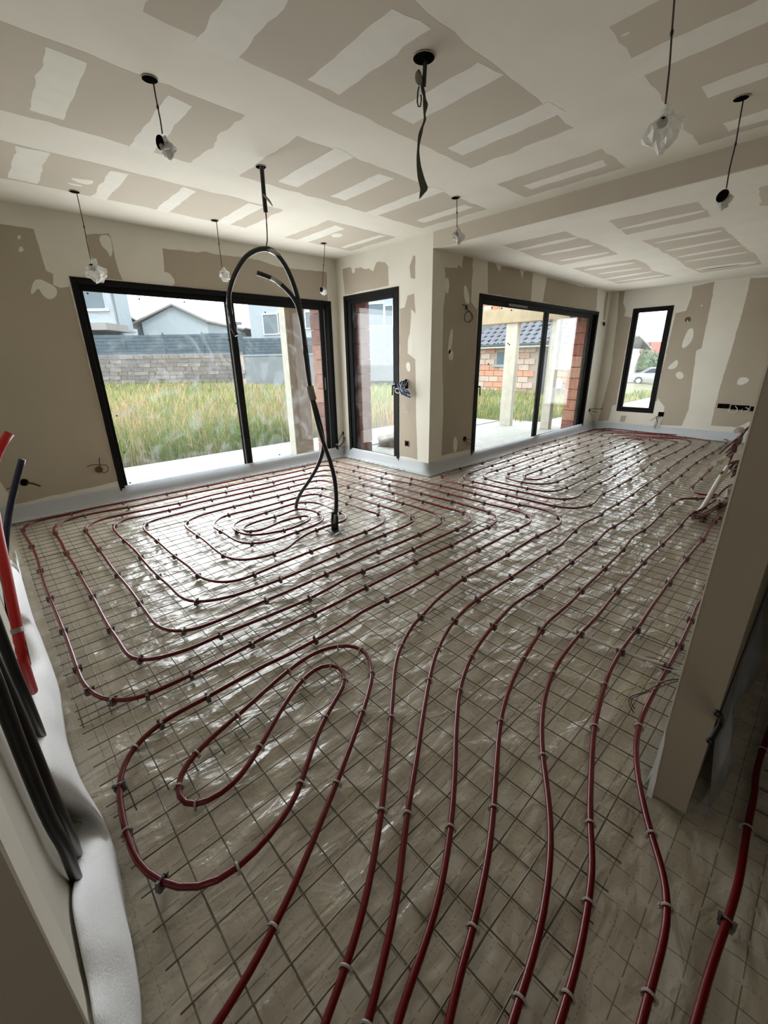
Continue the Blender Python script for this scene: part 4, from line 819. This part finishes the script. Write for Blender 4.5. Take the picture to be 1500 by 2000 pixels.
# covered heap on the terrace
bm = bmesh.new(); bmesh.ops.create_icosphere(bm, subdivisions=4, radius=1)
for v in bm.verts:
    c = v.co.copy(); k = 1+noise.noise(c*1.6)*.4+noise.noise(c*4)*.12; v.co = Vector((c.x*.5*k, c.y*.34*k, max(0, c.z)*.27*k))
o = obj('covered_heap', bm, M['tarp'], smooth=True); hp = onz(762, 872, 0); o.location = (hp.x+.45, hp.y+.1, -.004); tag(o, 'low sandy heap under a tarp on the terrace behind the glazed door', 'heap')

# ground, path
def zg(x, y): return -.08+.012*max(0, y-8)-(.05*min(30, max(0, x-20-max(0, y-9)*1.2)))
me = bpy.data.meshes.new('ground'); nx = 60; vs = []; fs = []
for j in range(nx+1):
    for i in range(nx+1):
        x, y = -45+i*2.6, -45+j*2.6; vs.append((x, y, zg(x, y)-.004 if not (-2 < x < 10.5 and -3 < y < 6.9) else -.35))
for j in range(nx):
    for i in range(nx): a = j*(nx+1)+i; fs.append((a, a+1, a+nx+2, a+nx+1))
me.from_pydata(vs, [], fs)
gm = mat('meadow_soil', (.115, .105, .045), .95, var=(.5, .35)); struct(obj('ground', me, gm))
struct(boxo('ground', (-1.7, 9.6, -3, 5.5, -.4, -.17), M['concrete']))
o = boxo('path', (9.6, 21.5, -6, 4.83, -.2, -.06), M['concrete']); struct(o)

# tall grass: one mass of blades
def grass():
    rs_ = random.Random(11); vs = []; fs = []; cols = []
    def blade(x, y, z, h, wd, a, lean, col):
        dx, dy = math.cos(a), math.sin(a); k = len(vs); lx, ly = math.cos(a+1.3)*lean, math.sin(a+1.3)*lean
        vs.extend([(x-dx*wd, y-dy*wd, z), (x+dx*wd, y+dy*wd, z), (x+lx*.4*h-dx*wd*.7, y+ly*.4*h-dy*wd*.7, z+h*.6), (x+lx*.4*h+dx*wd*.7, y+ly*.4*h+dy*wd*.7, z+h*.6), (x+lx*h, y+ly*h, z+h)])
        fs.extend([(k, k+1, k+3, k+2), (k+2, k+3, k+4)]); cols.extend([col]*5)
    G = [(.13, .19, .035), (.19, .24, .055), (.10, .165, .04), (.37, .33, .13), (.43, .34, .18), (.26, .285, .07)]
    for _ in range(46000):
        an = math.radians(rs_.uniform(14, 88)); r = 6.6*math.exp(rs_.random()*1.55); x, y = r*math.cos(an), r*math.sin(an)
        if y < 6.86 and x < 9.0: continue
        if y < 4.9 and x < 21.6: continue
        if x < 3 and y < 6.9: continue
        if (Vector((x, y, 0))-CP).dot(FW) > 24.6 or (x > 17.75 and y > 6.1): continue
        if 16.6 < x < 23 and y < 13.5 and False: continue
        n_ = noise.noise((x*.55, y*.55, 3)); n2 = noise.noise((x*1.7, y*1.7, 8))
        back = y > 6.86 and x < 11
        h = (rs_.uniform(.35, .75)+n_*.25) if back else rs_.uniform(.08, .24)+max(0, n_)*.1
        sc_ = r/8
        if back and r > 16: h *= .6
        dry = n2*1.3+noise.noise((x*.35, y*.35, 12))*.8+rs_.uniform(-.45, .45)+(.12 if back else .05)
        c = G[3+rs_.randrange(3)] if dry > .12 else G[rs_.randrange(3)]
        if back and dry > .45: c = (.44, .27, .15)
        j = rs_.uniform(.75, 1.25)
        blade(x, y, zg(x, y)-.02, max(.08, h), .0055*sc_*rs_.uniform(.7, 1.4), rs_.uniform(0, 2*PI), rs_.uniform(0, .85), tuple(t_*j for t_ in c))
    me_ = bpy.data.meshes.new('grass'); me_.from_pydata(vs, [], fs)
    at = me_.color_attributes.new('col', 'FLOAT_COLOR', 'POINT'); at.data.foreach_set('color', [t_ for c in cols for t_ in (*c, 1)])
    m = bpy.data.materials.new('grass_blades'); m.use_nodes = True; nt = m.node_tree; b = nt.nodes['Principled BSDF']; b.inputs['Roughness'].default_value = .6
    a = nt.nodes.new('ShaderNodeAttribute'); a.attribute_name = 'col'; nt.links.new(a.outputs['Color'], b.inputs['Base Color'])
    t_ = nt.nodes.new('ShaderNodeBsdfTranslucent'); nt.links.new(a.outputs['Color'], t_.inputs[0]); mx = nt.nodes.new('ShaderNodeMixShader'); mx.inputs[0].default_value = .4
    nt.links.new(b.outputs[0], mx.inputs[1]); nt.links.new(t_.outputs[0], mx.inputs[2]); nt.links.new(mx.outputs[0], nt.nodes['Material Output'].inputs[0])
    o_ = obj('tall_grass', me_, m); stuff(o_); tag(o_, 'tall rough grass, green and straw coloured, growing around the house', 'grass')
grass()

# ------------------------------------------------------------------ garden wall, screens and houses beyond
class Fac:
    """a facade seen between two pixel columns; local frame: u along it, z up, w away"""
    def __init__(s, x0, yb0, x1, yb1, d0, d1, zb):
        a, b = bk(x0, yb0, d0), bk(x1, yb1, d1); a.z = b.z = zb; s.a = a; s.L = (b-a).length; s.u = (b-a).normalized(); s.w = Vector((-s.u.y, s.u.x, 0))
        if s.w.dot(FW) < 0: s.w = -s.w
        s.zb = zb; s.M = Matrix(((s.u.x, s.w.x, 0, a.x), (s.u.y, s.w.y, 0, a.y), (0, 0, 1, 0), (0, 0, 0, 1)))
    def uv(s, px, py):   # pixel -> (along, height) on the facade plane
        d = ray(px, py); t_ = (s.a-CP).dot(s.w)/d.dot(s.w); q = CP+d*t_; return ((q-s.a).dot(s.u), q.z)
    def box(s, name, u0, u1, z0, z1, w0, w1, m, parent=None, bev=0):
        o_ = boxo(name, (u0, u1, w0, w1, z0, z1), m, parent, bev)
        if parent is None: o_.matrix_world = s.M
        return o_
    def root(s, name, label, cat, group=None):
        e_ = thing(name, label, cat, group); e_.matrix_world = s.M; return e_
gz = .28
F1 = Fac(140, 745, 480, 742, 25, 25, gz)
zt = F1.uv(320, 693)[1]
gw = F1.root('stone_garden_wall', 'rough stone garden wall beyond the tall grass', 'wall')
F1.box('core', -1, F1.L, gz-.4, zt-.02, .06, .35, M['mortar'], gw)
rs = random.Random(5); z = gz; smesh = {}
rows = 7; hrow = (zt-gz)/rows
for r in range(rows):
    u = -1+rs.uniform(0, .3)
    while u < F1.L:
        L_ = rs.choice((.4, .55, .7, .85)); k = (L_, rs.randrange(3))
        if k not in smesh:
            bm = bmesh.new(); box(bm, .012, L_-.012, 0, .1, .012, hrow-.012)
            for v in bm.verts: v.co += Vector((rs.uniform(-.012, .012), rs.uniform(-.03, .01), rs.uniform(-.012, .012)))
            me = bpy.data.meshes.new('stone'); bm.to_mesh(me); bm.free(); me.materials.append(ST[k[1]]); smesh[k] = me
        if u+L_ < F1.L+.1:
            o = obj('stone', smesh[k], None, gw); o.location = (u, 0, gz+r*hrow)
        u += L_
F1.box('coping', -1, F1.L, zt-.02, zt+.04, .0, .38, M['renderg'], gw)
F2 = Fac(480, 742, 800, 742, 25, 24, gz)
gr = F2.root('rendered_garden_wall', 'smooth pale grey garden wall continuing from the stone wall', 'wall'); zt2 = F2.uv(600, 693)[1]
F2.box('wall_body', 0, F2.L, gz-.3, zt2, .05, .35, M['renderg'], gr); F2.box('coping', 0, F2.L, zt2, zt2+.05, 0, .38, M['render'], gr)
u0, z0 = F2.uv(712, 640); F2.box('wall_body', u0, F2.L+6, gz, z0, -.6, -.3, M['renderg'], gr)
# screen panels on posts above the walls
for F_, ua, ub, zl, yt_, lab in ((F1, -1, F1.L, zt, 652, 'stone'), (F2, 0, F2.uv(655, 650)[0], zt2, 660, 'smooth')):
    zt_ = F_.uv(350 if lab == 'stone' else 560, yt_)[1]; n = max(2, int((ub-ua)/1.9)); st = (ub-ua)/n
    fe = F_.root('privacy_fence', 'blue-grey screen fence on top of the %s garden wall' % lab, 'fence')
    for i in range(n+1): F_.box('fence_post', ua+i*st-.035, ua+i*st+.035, zl, zt_+.08, .12, .2, M['screen'], fe)
    for i in range(n):
        pn = F_.box('screen_panel', ua+i*st+.04, ua+(i+1)*st-.04, zl+.05, zt_+rs.uniform(-.04, .03), .15, .17, M['screen'], fe)
        for k in range(1, 6): F_.box('rail', ua+i*st+.04, ua+(i+1)*st-.04, zl+.05+(zt_-zl)*k/6-.02, zl+.05+(zt_-zl)*k/6+.02, .13, .15, M['screen'], pn)
# gabled white house
G1 = Fac(244, 660, 408, 660, 31, 31, 0)
h = G1.root('gabled_house', 'white gabled house with low pitched roof beyond the screens', 'house')
uL, zL_ = G1.uv(275, 622); uR, zR_ = G1.uv(404, 628); uA, zA_ = G1.uv(338, 597)
bm = bmesh.new(); pts = [(uL, 0), (uR, 0), (uR, zR_), (uA, zA_), (uL, zR_)]
f0 = [bm.verts.new((a, 0, b)) for a, b in pts]; f1 = [bm.verts.new((a, 9, b)) for a, b in pts]
bm.faces.new(f0); bm.faces.new(f1[::-1])
for i in range(5): bm.faces.new((f0[i], f0[(i+1) % 5], f1[(i+1) % 5], f1[i]))
obj('walls', bm, M['render'], h)
def slab(parent, p, q, y0, y1, th, m, name='roof_slope'):
    bm = bmesh.new(); v = [bm.verts.new((a, y, b)) for (a, b) in (p, q, (q[0], q[1]+th), (p[0], p[1]+th)) for y in (y0, y1)]
    for f in ((0, 2, 3, 1), (2, 4, 5, 3), (4, 6, 7, 5), (6, 0, 1, 7), (0, 6, 4, 2), (1, 3, 5, 7)): bm.faces.new([v[i] for i in f])
    return obj(name, bm, m, parent)
slab(h, (uL-1.1, zR_-.35), (uA, zA_), -.3, 9.3, .12, M['roofd']); slab(h, (uA, zA_), (uR+.2, zR_-.08), -.3, 9.3, .12, M['roofd'])
G1.box('side_wall', G1.uv(258, 640)[0], uL, 0, zR_-.3, .8, 8, M['render'], h)
for px in (263, 277):
    u, z = G1.uv(px, 645); G1.box('window', u-.2, u+.2, z-.5, z+.6, .74, .9, M['winb'], h)
# tall white house at the left with its shutter window
G2 = Fac(100, 640, 232, 634, 27, 27, 0)
h = G2.root('white_house', 'tall white house with a big pale shuttered window at the left edge of the view', 'house')
ur = G2.uv(230, 610)[0]; G2.box('walls', -6, ur, 0, 9, 0, 1.5, M['render'], h)
u0, z0 = G2.uv(176, 608); u1, z1 = G2.uv(196, 560); G2.box('window', u0-.6, u1, z0+.2, z1+.6, -.03, .05, M['winb'], h); G2.box('window_sill', u0-.9, u1+.25, z0, z0+.12, -.12, .03, M['gutter'], h)
u0, z0 = G2.uv(223, 600); G2.box('downpipe', u0, u0+.1, 0, 7.5, -.12, -.02, M['renderg'], h)
u0, z0 = G2.uv(180, 652); u1, z1 = G2.uv(250, 636); slab(h, (u0-3, z0), (u1+.5, z0), -3.2, -.1, .1, M['roofd'], 'porch_roof'); G2.box('porch_wall', u0-3, u1-.6, 0, z0, -3, -.2, M['screen'], h); G2.box('porch_roof', u0-3, u1, z0+.1, z1, -2.4, 0, M['roofd'], h)
# roofs behind
G3 = Fac(230, 640, 275, 640, 40, 40, 0); h = G3.root('distant_house', 'distant low house with a grey hipped roof left of the gabled one', 'house')
a = G3.uv(228, 640); b = G3.uv(249, 615); c = G3.uv(276, 636); G3.box('walls', a[0], c[0], 0, a[1], 0, 6, M['render'], h); slab(h, (a[0]-.4, a[1]), (b[0], b[1]), -.3, 6, .1, M['roofd']); slab(h, (b[0], b[1]), (c[0]+.4, c[1]), -.3, 6, .1, M['roofd'])
G3 = Fac(455, 655, 497, 655, 38, 38, 0); h = G3.root('distant_house', 'distant house with grey roof just right of the door mullion', 'house')
a = G3.uv(452, 658); b = G3.uv(482, 642); c = G3.uv(500, 648); G3.box('walls', a[0], c[0], 0, a[1], 0, 6, M['render'], h); slab(h, (a[0]-.4, a[1]), (b[0], b[1]), -.3, 6, .1, M['roofd']); slab(h, (b[0], b[1]), (c[0]+.4, c[1]), -.3, 6, .1, M['roofd'])
# street lamp
q = bk(468, 690, 33); lp = thing('street_lamp', 'thin street lamp standing beyond the screen fence', 'street lamp'); lp.location = (q.x, q.y, 0)
zt3 = z_at(q.x, q.y, 632); tubeo('pole', [Vector((0, 0, 0)), Vector((0, 0, zt3))], .06, M['renderg'], lp, 6, 1); bm = bmesh.new(); box(bm, -.32, .4, -.2, .2, -.08, .1); k = obj('lantern', bm, M['renderg'], lp); k.location = (0, 0, zt3); k.rotation_euler = (0, 0, yw-PI/2)
# modern white house through the right pane, and its continuation through the glazed door
G4 = Fac(489, 690, 800, 700, 31, 28, 0)
h = G4.root('modern_house', 'modern white house with dark windows behind the smooth garden wall', 'house')
def toG(F_, x, y): return F_.uv(x, y)
G4.box('walls', 0, G4.L-.2, 0, 9, .4, 3, M['render'], h)
for x0, y0, x1, y1 in ((512, 613, 536, 652), (541, 610, 549, 650), (594, 608, 619, 640), (708, 592, 746, 636), (750, 596, 764, 636)):
    a, b = G4.uv(x0, y1), G4.uv(x1, y0); w_ = G4.box('window', a[0], b[0], a[1], b[1], .34, .45, M['winb'], h)
    G4.box('window_frame', a[0]-.06, b[0]+.06, b[1], b[1]+.06, .3, .42, M['gutter'], w_); G4.box('window_frame', a[0]-.06, b[0]+.06, a[1]-.06, a[1], .3, .42, M['gutter'], w_)
    G4.box('window_frame', a[0]-.06, a[0], a[1], b[1], .3, .42, M['gutter'], w_); G4.box('window_frame', b[0], b[0]+.06, a[1], b[1], .3, .42, M['gutter'], w_)
# ------------------------------------------------------------------ brick outbuilding with tiled roof, seen through the second sliding door
class Fw(Fac):
    def __init__(s, a, u):
        s.a = Vector(a); s.u = Vector(u).normalized(); s.w = Vector((-s.u.y, s.u.x, 0))
        if s.w.dot(FW) < 0: s.w = -s.w
        s.M = Matrix(((s.u.x, s.w.x, 0, s.a.x), (s.u.y, s.w.y, 0, s.a.y), (0, 0, 1, 0), (0, 0, 0, 1)))
K = Fw((17.9, 13.2, 0), (0, -1, 0))
bb = K.root('brick_outbuilding', 'small terracotta brick building with a dark tiled roof across the yard', 'building')
ze = K.uv(1000, 676)[1]-.05; BL = 6.95
K.box('wall_core', 0, BL, -.5, ze, .05, .3, M['mortar'], bb); K.box('side_wall', 0, .25, -.5, ze, .3, 6, BR[2], bb)
wv0, wv1 = K.uv(969, 712), K.uv(987, 687); dv0, dv1 = K.uv(1046, 757), K.uv(1060, 684)
holes = [(wv0[0], wv1[0], wv0[1], wv1[1]), (dv0[0], dv1[0]+.35, -.3, dv1[1])]
bmsh = {}
def block(L_, H_, k):
    key = (round(L_, 2), k)
    if key not in bmsh:
        bm = bmesh.new(); box(bm, .012, L_-.012, 0, .06, .012, H_-.012)
        me = bpy.data.meshes.new('brick'); bm.to_mesh(me); bm.free(); me.materials.append(BR[k]); bmsh[key] = me
    return bmsh[key]
rs = random.Random(9); H_ = .25; r = 0; z = -.15
while z < ze-.05:
    u = -(.25 if r % 2 else 0); rowcol = rs.random()
    while u < BL:
        L_ = .5; a0, a1 = max(u, 0), min(u+L_, BL)
        if a1-a0 > .1 and not any(a0 < h_[1] and a1 > h_[0] and z < h_[3] and z+H_ > h_[2] for h_ in holes):
            k = 3 if rowcol < .3 else rs.choice((0, 2, 2, 3, 1)) if rowcol < .6 else rs.choice((2, 2, 2, 3))
            o = obj('brick', block(a1-a0, H_, k), None, bb); o.location = (a0, 0, z)
        u += L_
    z += H_; r += 1
K.box('window_pane', wv0[0], wv1[0], wv0[1], wv1[1], .02, .12, M['winb'], bb); K.box('window_sill', wv0[0]-.15, wv1[0]+.15, wv0[1]-.1, wv0[1], -.08, .08, M['render'], bb)
K.box('door_leaf', dv0[0], dv1[0]+.35, -.3, dv1[1], .02, .1, M['frame2'], bb)
K.box('eaves_board', -.3, BL+.3, ze-.02, ze+.17, -.32, -.26, M['gutter'], bb)
tubeo('gutter', [Vector((-.3, -.36, ze+.12)), Vector((BL+.3, -.36, ze+.12))], .07, M['renderg'], bb, 8, 2)
dpv = K.uv(1117, 700)[0]; tubeo('downpipe', [Vector((dpv, -.3, ze)), Vector((dpv, -.06, ze-.3)), Vector((dpv, -.06, -.1))], .045, M['gutter'], bb, 8, .3)
# tiles
tmsh = bpy.data.meshes.new('roof_tile'); vs = []; fs = []
W_, D_ = .36, .40; prf = [(0, 0), (.06, .035), (.12, .05), (.18, .035), (.24, .005), (.30, -.004), (.36, 0)]
for yy, zz in ((0, 0), (0, .028), (D_, -.002)):
    for a, b in prf: vs.append((a, yy, b+zz))
n_ = len(prf)
for r_ in range(2):
    for i in range(n_-1): a = r_*n_+i; fs.append((a, a+1, a+n_+1, a+n_))
tmsh.from_pydata(vs, [], fs); tmsh.materials.append(M['rooftile'])
sl = math.radians(30); rr = 0; s_ = -.42/math.cos(sl)
z0 = ze+.12
while rr < 11:
    y_ = s_*math.cos(sl); zz = z0+(s_+.42)*math.sin(sl); left = -.3+max(0, (rr)*.29)
    u = left; right = BL+.2-max(0, rr*.29)
    while u < right:
        o = obj('roof_tile', tmsh, None, bb); o.location = (u, y_, zz+.03); o.rotation_euler = (sl, 0, rs.uniform(-.01, .01)); u += W_
    s_ += .36; rr += 1
slab_pts = 0
bm = bmesh.new(); y0_, y1_ = -.42, -.42+11*.36*math.cos(sl); zt_ = z0+11*.36*math.sin(sl)
v = [bm.verts.new(q) for q in ((-.3, y0_, z0-.02), (BL+.3, y0_, z0-.02), (BL-2.9, y1_, zt_-.02), (3.0, y1_, zt_-.02), (-.3, 6, z0-.02))]
bm.faces.new((v[0], v[1], v[2], v[3])); bm.faces.new((v[0], v[3], v[4])); obj('roof_deck', bm, M['roofd'], bb)
# taller unfinished brick gable behind it
K2 = Fw((20.9, 17.5, 0), (0, -1, 0)); b2 = K2.root('brick_house', 'taller unfinished pale brick house rising behind the tiled roof', 'building')
K2.box('wall_core', 0, 6.2, 0, 6.4, .05, .3, M['mortar'], b2); z = 1.5; r = 0
while z < 6.3:
    u = -(.25 if r % 2 else 0)
    while u < 6.2:
        a0, a1 = max(u, 0), min(u+.5, 6.2)
        if a1-a0 > .1: o = obj('brick', block(a1-a0, H_, rs.choice((2, 2, 3, 0))), None, b2); o.location = (a0, 0, z)
        u += .5
    z += H_; r += 1
# outdoor unit on its stand
a, b = K.uv(1077, 763), K.uv(1104, 741)
ac = K.root('outdoor_unit', 'white air conditioning unit standing against the brick wall', 'air conditioner')
K.box('casing', a[0], b[0], a[1]+.12, b[1], -.55, -.2, M['acw'], ac, .03)
K.box('stand', a[0]+.05, a[0]+.12, a[1]-.1, a[1]+.12, -.5, -.2, M['frame2'], ac); K.box('stand', b[0]-.12, b[0]-.05, a[1]-.1, a[1]+.12, -.5, -.2, M['frame2'], ac)
bm = bmesh.new(); bmesh.ops.create_cone(bm, cap_ends=True, segments=24, radius1=.2, radius2=.2, depth=.02); k = obj('fan_grille', bm, M['renderg'], ac); k.location = ((a[0]*.6+b[0]*.4), -.56, (a[1]+b[1])/2+.05); k.rotation_euler = (PI/2, 0, 0)

# ------------------------------------------------------------------ the street through the narrow window
def car(name, loc, rz, m, label):
    e_ = thing(name, label, 'car'); e_.location = loc; e_.rotation_euler = (0, 0, rz)
    pr = [(-2.1, .35), (-2.15, .75), (-1.95, .95), (-1.2, 1.02), (-.55, 1.45), (.7, 1.48), (1.35, 1.3), (1.95, .95), (2.1, .8), (2.1, .35)]
    bm = bmesh.new(); f0 = [bm.verts.new((x, -.82 if z > 1 else -.88, z)) for x, z in pr]; f1 = [bm.verts.new((x, .82 if z > 1 else .88, z)) for x, z in pr]
    bm.faces.new(f0); bm.faces.new(f1[::-1])
    for i in range(len(pr)): bm.faces.new((f0[i], f0[(i+1) % len(pr)], f1[(i+1) % len(pr)], f1[i]))
    bmesh.ops.recalc_face_normals(bm, faces=bm.faces); bmesh.ops.bevel(bm, geom=bm.edges[:], offset=.05, segments=2, affect='EDGES')
    obj('body', bm, m, e_, False)
    for s in (-1, 1):
        bm = bmesh.new(); v_ = [bm.verts.new((x, s*.90, z)) for x, z in ((-1.05, 1.0), (-.5, 1.36), (.68, 1.4), (1.2, 1.24), (1.45, 1.0))]; bm.faces.new(v_)
        bmesh.ops.solidify(bm, geom=bm.faces[:], thickness=.02*s); obj('side_window', bm, M['carglass'], e_)
    for x in (-1.35, 1.3):
        for s in (-1, 1):
            bm = bmesh.new(); bmesh.ops.create_cone(bm, cap_ends=True, segments=24, radius1=.33, radius2=.33, depth=.2)
            w_ = obj('wheel', bm, M['rubber'], e_); w_.location = (x, s*.82, .33); w_.rotation_euler = (PI/2, 0, 0)
            bm = bmesh.new(); bmesh.ops.create_cone(bm, cap_ends=True, segments=16, radius1=.2, radius2=.2, depth=.22); obj('hub', bm, M['steel'], w_)
q = bk(1264, 751, 38); car('parked_car', (q.x+.9, q.y-.3, q.z), math.radians(-70), M['carp'], 'nearer silver car parked in the street behind the narrow window')
q = bk(1284, 722, 52); car('parked_car', (q.x, q.y, q.z), math.radians(-55), M['carw'], 'pale car parked further down the street behind the narrow window')
def bush(px, py, s, label, m='leaf', dep=44):
    q = bk(px, py, dep); bm = bmesh.new(); r_ = random.Random(px)
    for _ in range(500):
        a_, b_ = r_.uniform(0, 2*PI), math.acos(r_.uniform(-.1, 1)); rad = s*(.75+.3*r_.random()); c = Vector((math.cos(a_)*math.sin(b_)*rad, math.sin(a_)*math.sin(b_)*rad, abs(math.cos(b_))*rad*.9))
        t1 = Vector((r_.uniform(-1, 1), r_.uniform(-1, 1), r_.uniform(-1, 1))).normalized()*.09*s; t2 = t1.orthogonal().normalized()*.07*s
        bm.faces.new([bm.verts.new(c-t1), bm.verts.new(c+t2), bm.verts.new(c+t1)])
    bmesh.ops.create_icosphere(bm, subdivisions=2, radius=s*.72)
    for v_ in bm.verts:
        if v_.co.z < -.02: v_.co.z = -.02
    o_ = obj('bush', bm, M[m]); o_.location = q; tag(o_, label, 'bush')
bush(1262, 730, 1.9, 'green bush between the two parked cars'); bush(1250, 722, 2.2, 'tall green bush at the foot of the far street houses')
M['ybush'] = mat('yellow_leaf', (.5, .45, .06), .7); bush(1244, 735, .7, 'small yellow flowering bush left of the parked cars', 'ybush')
G5 = Fac(1225, 710, 1262, 705, 40, 46, 0); h = G5.root('street_house', 'pale pink house with a grey roof at the left of the narrow window view', 'house')
a = G5.uv(1262, 682); M['pink'] = mat('pink_render', (.55, .38, .34), .85)
G5.box('walls', -4, a[0], -3, a[1], 0, 8, M['pink'], h); b = G5.uv(1240, 658); slab(h, (b[0]-.5, b[1]), (a[0]+.5, a[1]-.1), -.5, 8, .15, M['roofd'])
G6 = Fac(1245, 705, 1320, 702, 58, 58, 0); h = G6.root('street_house', 'white house with grey and red roofs at the end of the street', 'house')
a = G6.uv(1245, 684); b = G6.uv(1290, 682); G6.box('walls', a[0], b[0], -3.5, a[1], 0, 8, M['render'], h)
c = G6.uv(1256, 668); G6.box('roof', a[0]-.5, b[0], a[1], c[1], -.3, 8, M['roofd'], h); d = G6.uv(1312, 668); G6.box('red_roof', b[0]-1.8, d[0]+4, a[1]-.4, d[1], -.6, 7, M['roofred'], h)
for px in (1256, 1266): u, z = G6.uv(px, 694); G6.box('window', u-.5, u+.5, z-.7, z+.7, -.05, .05, M['winb'], h)
# keep the left-hand edge of the sky free: nothing else stands there
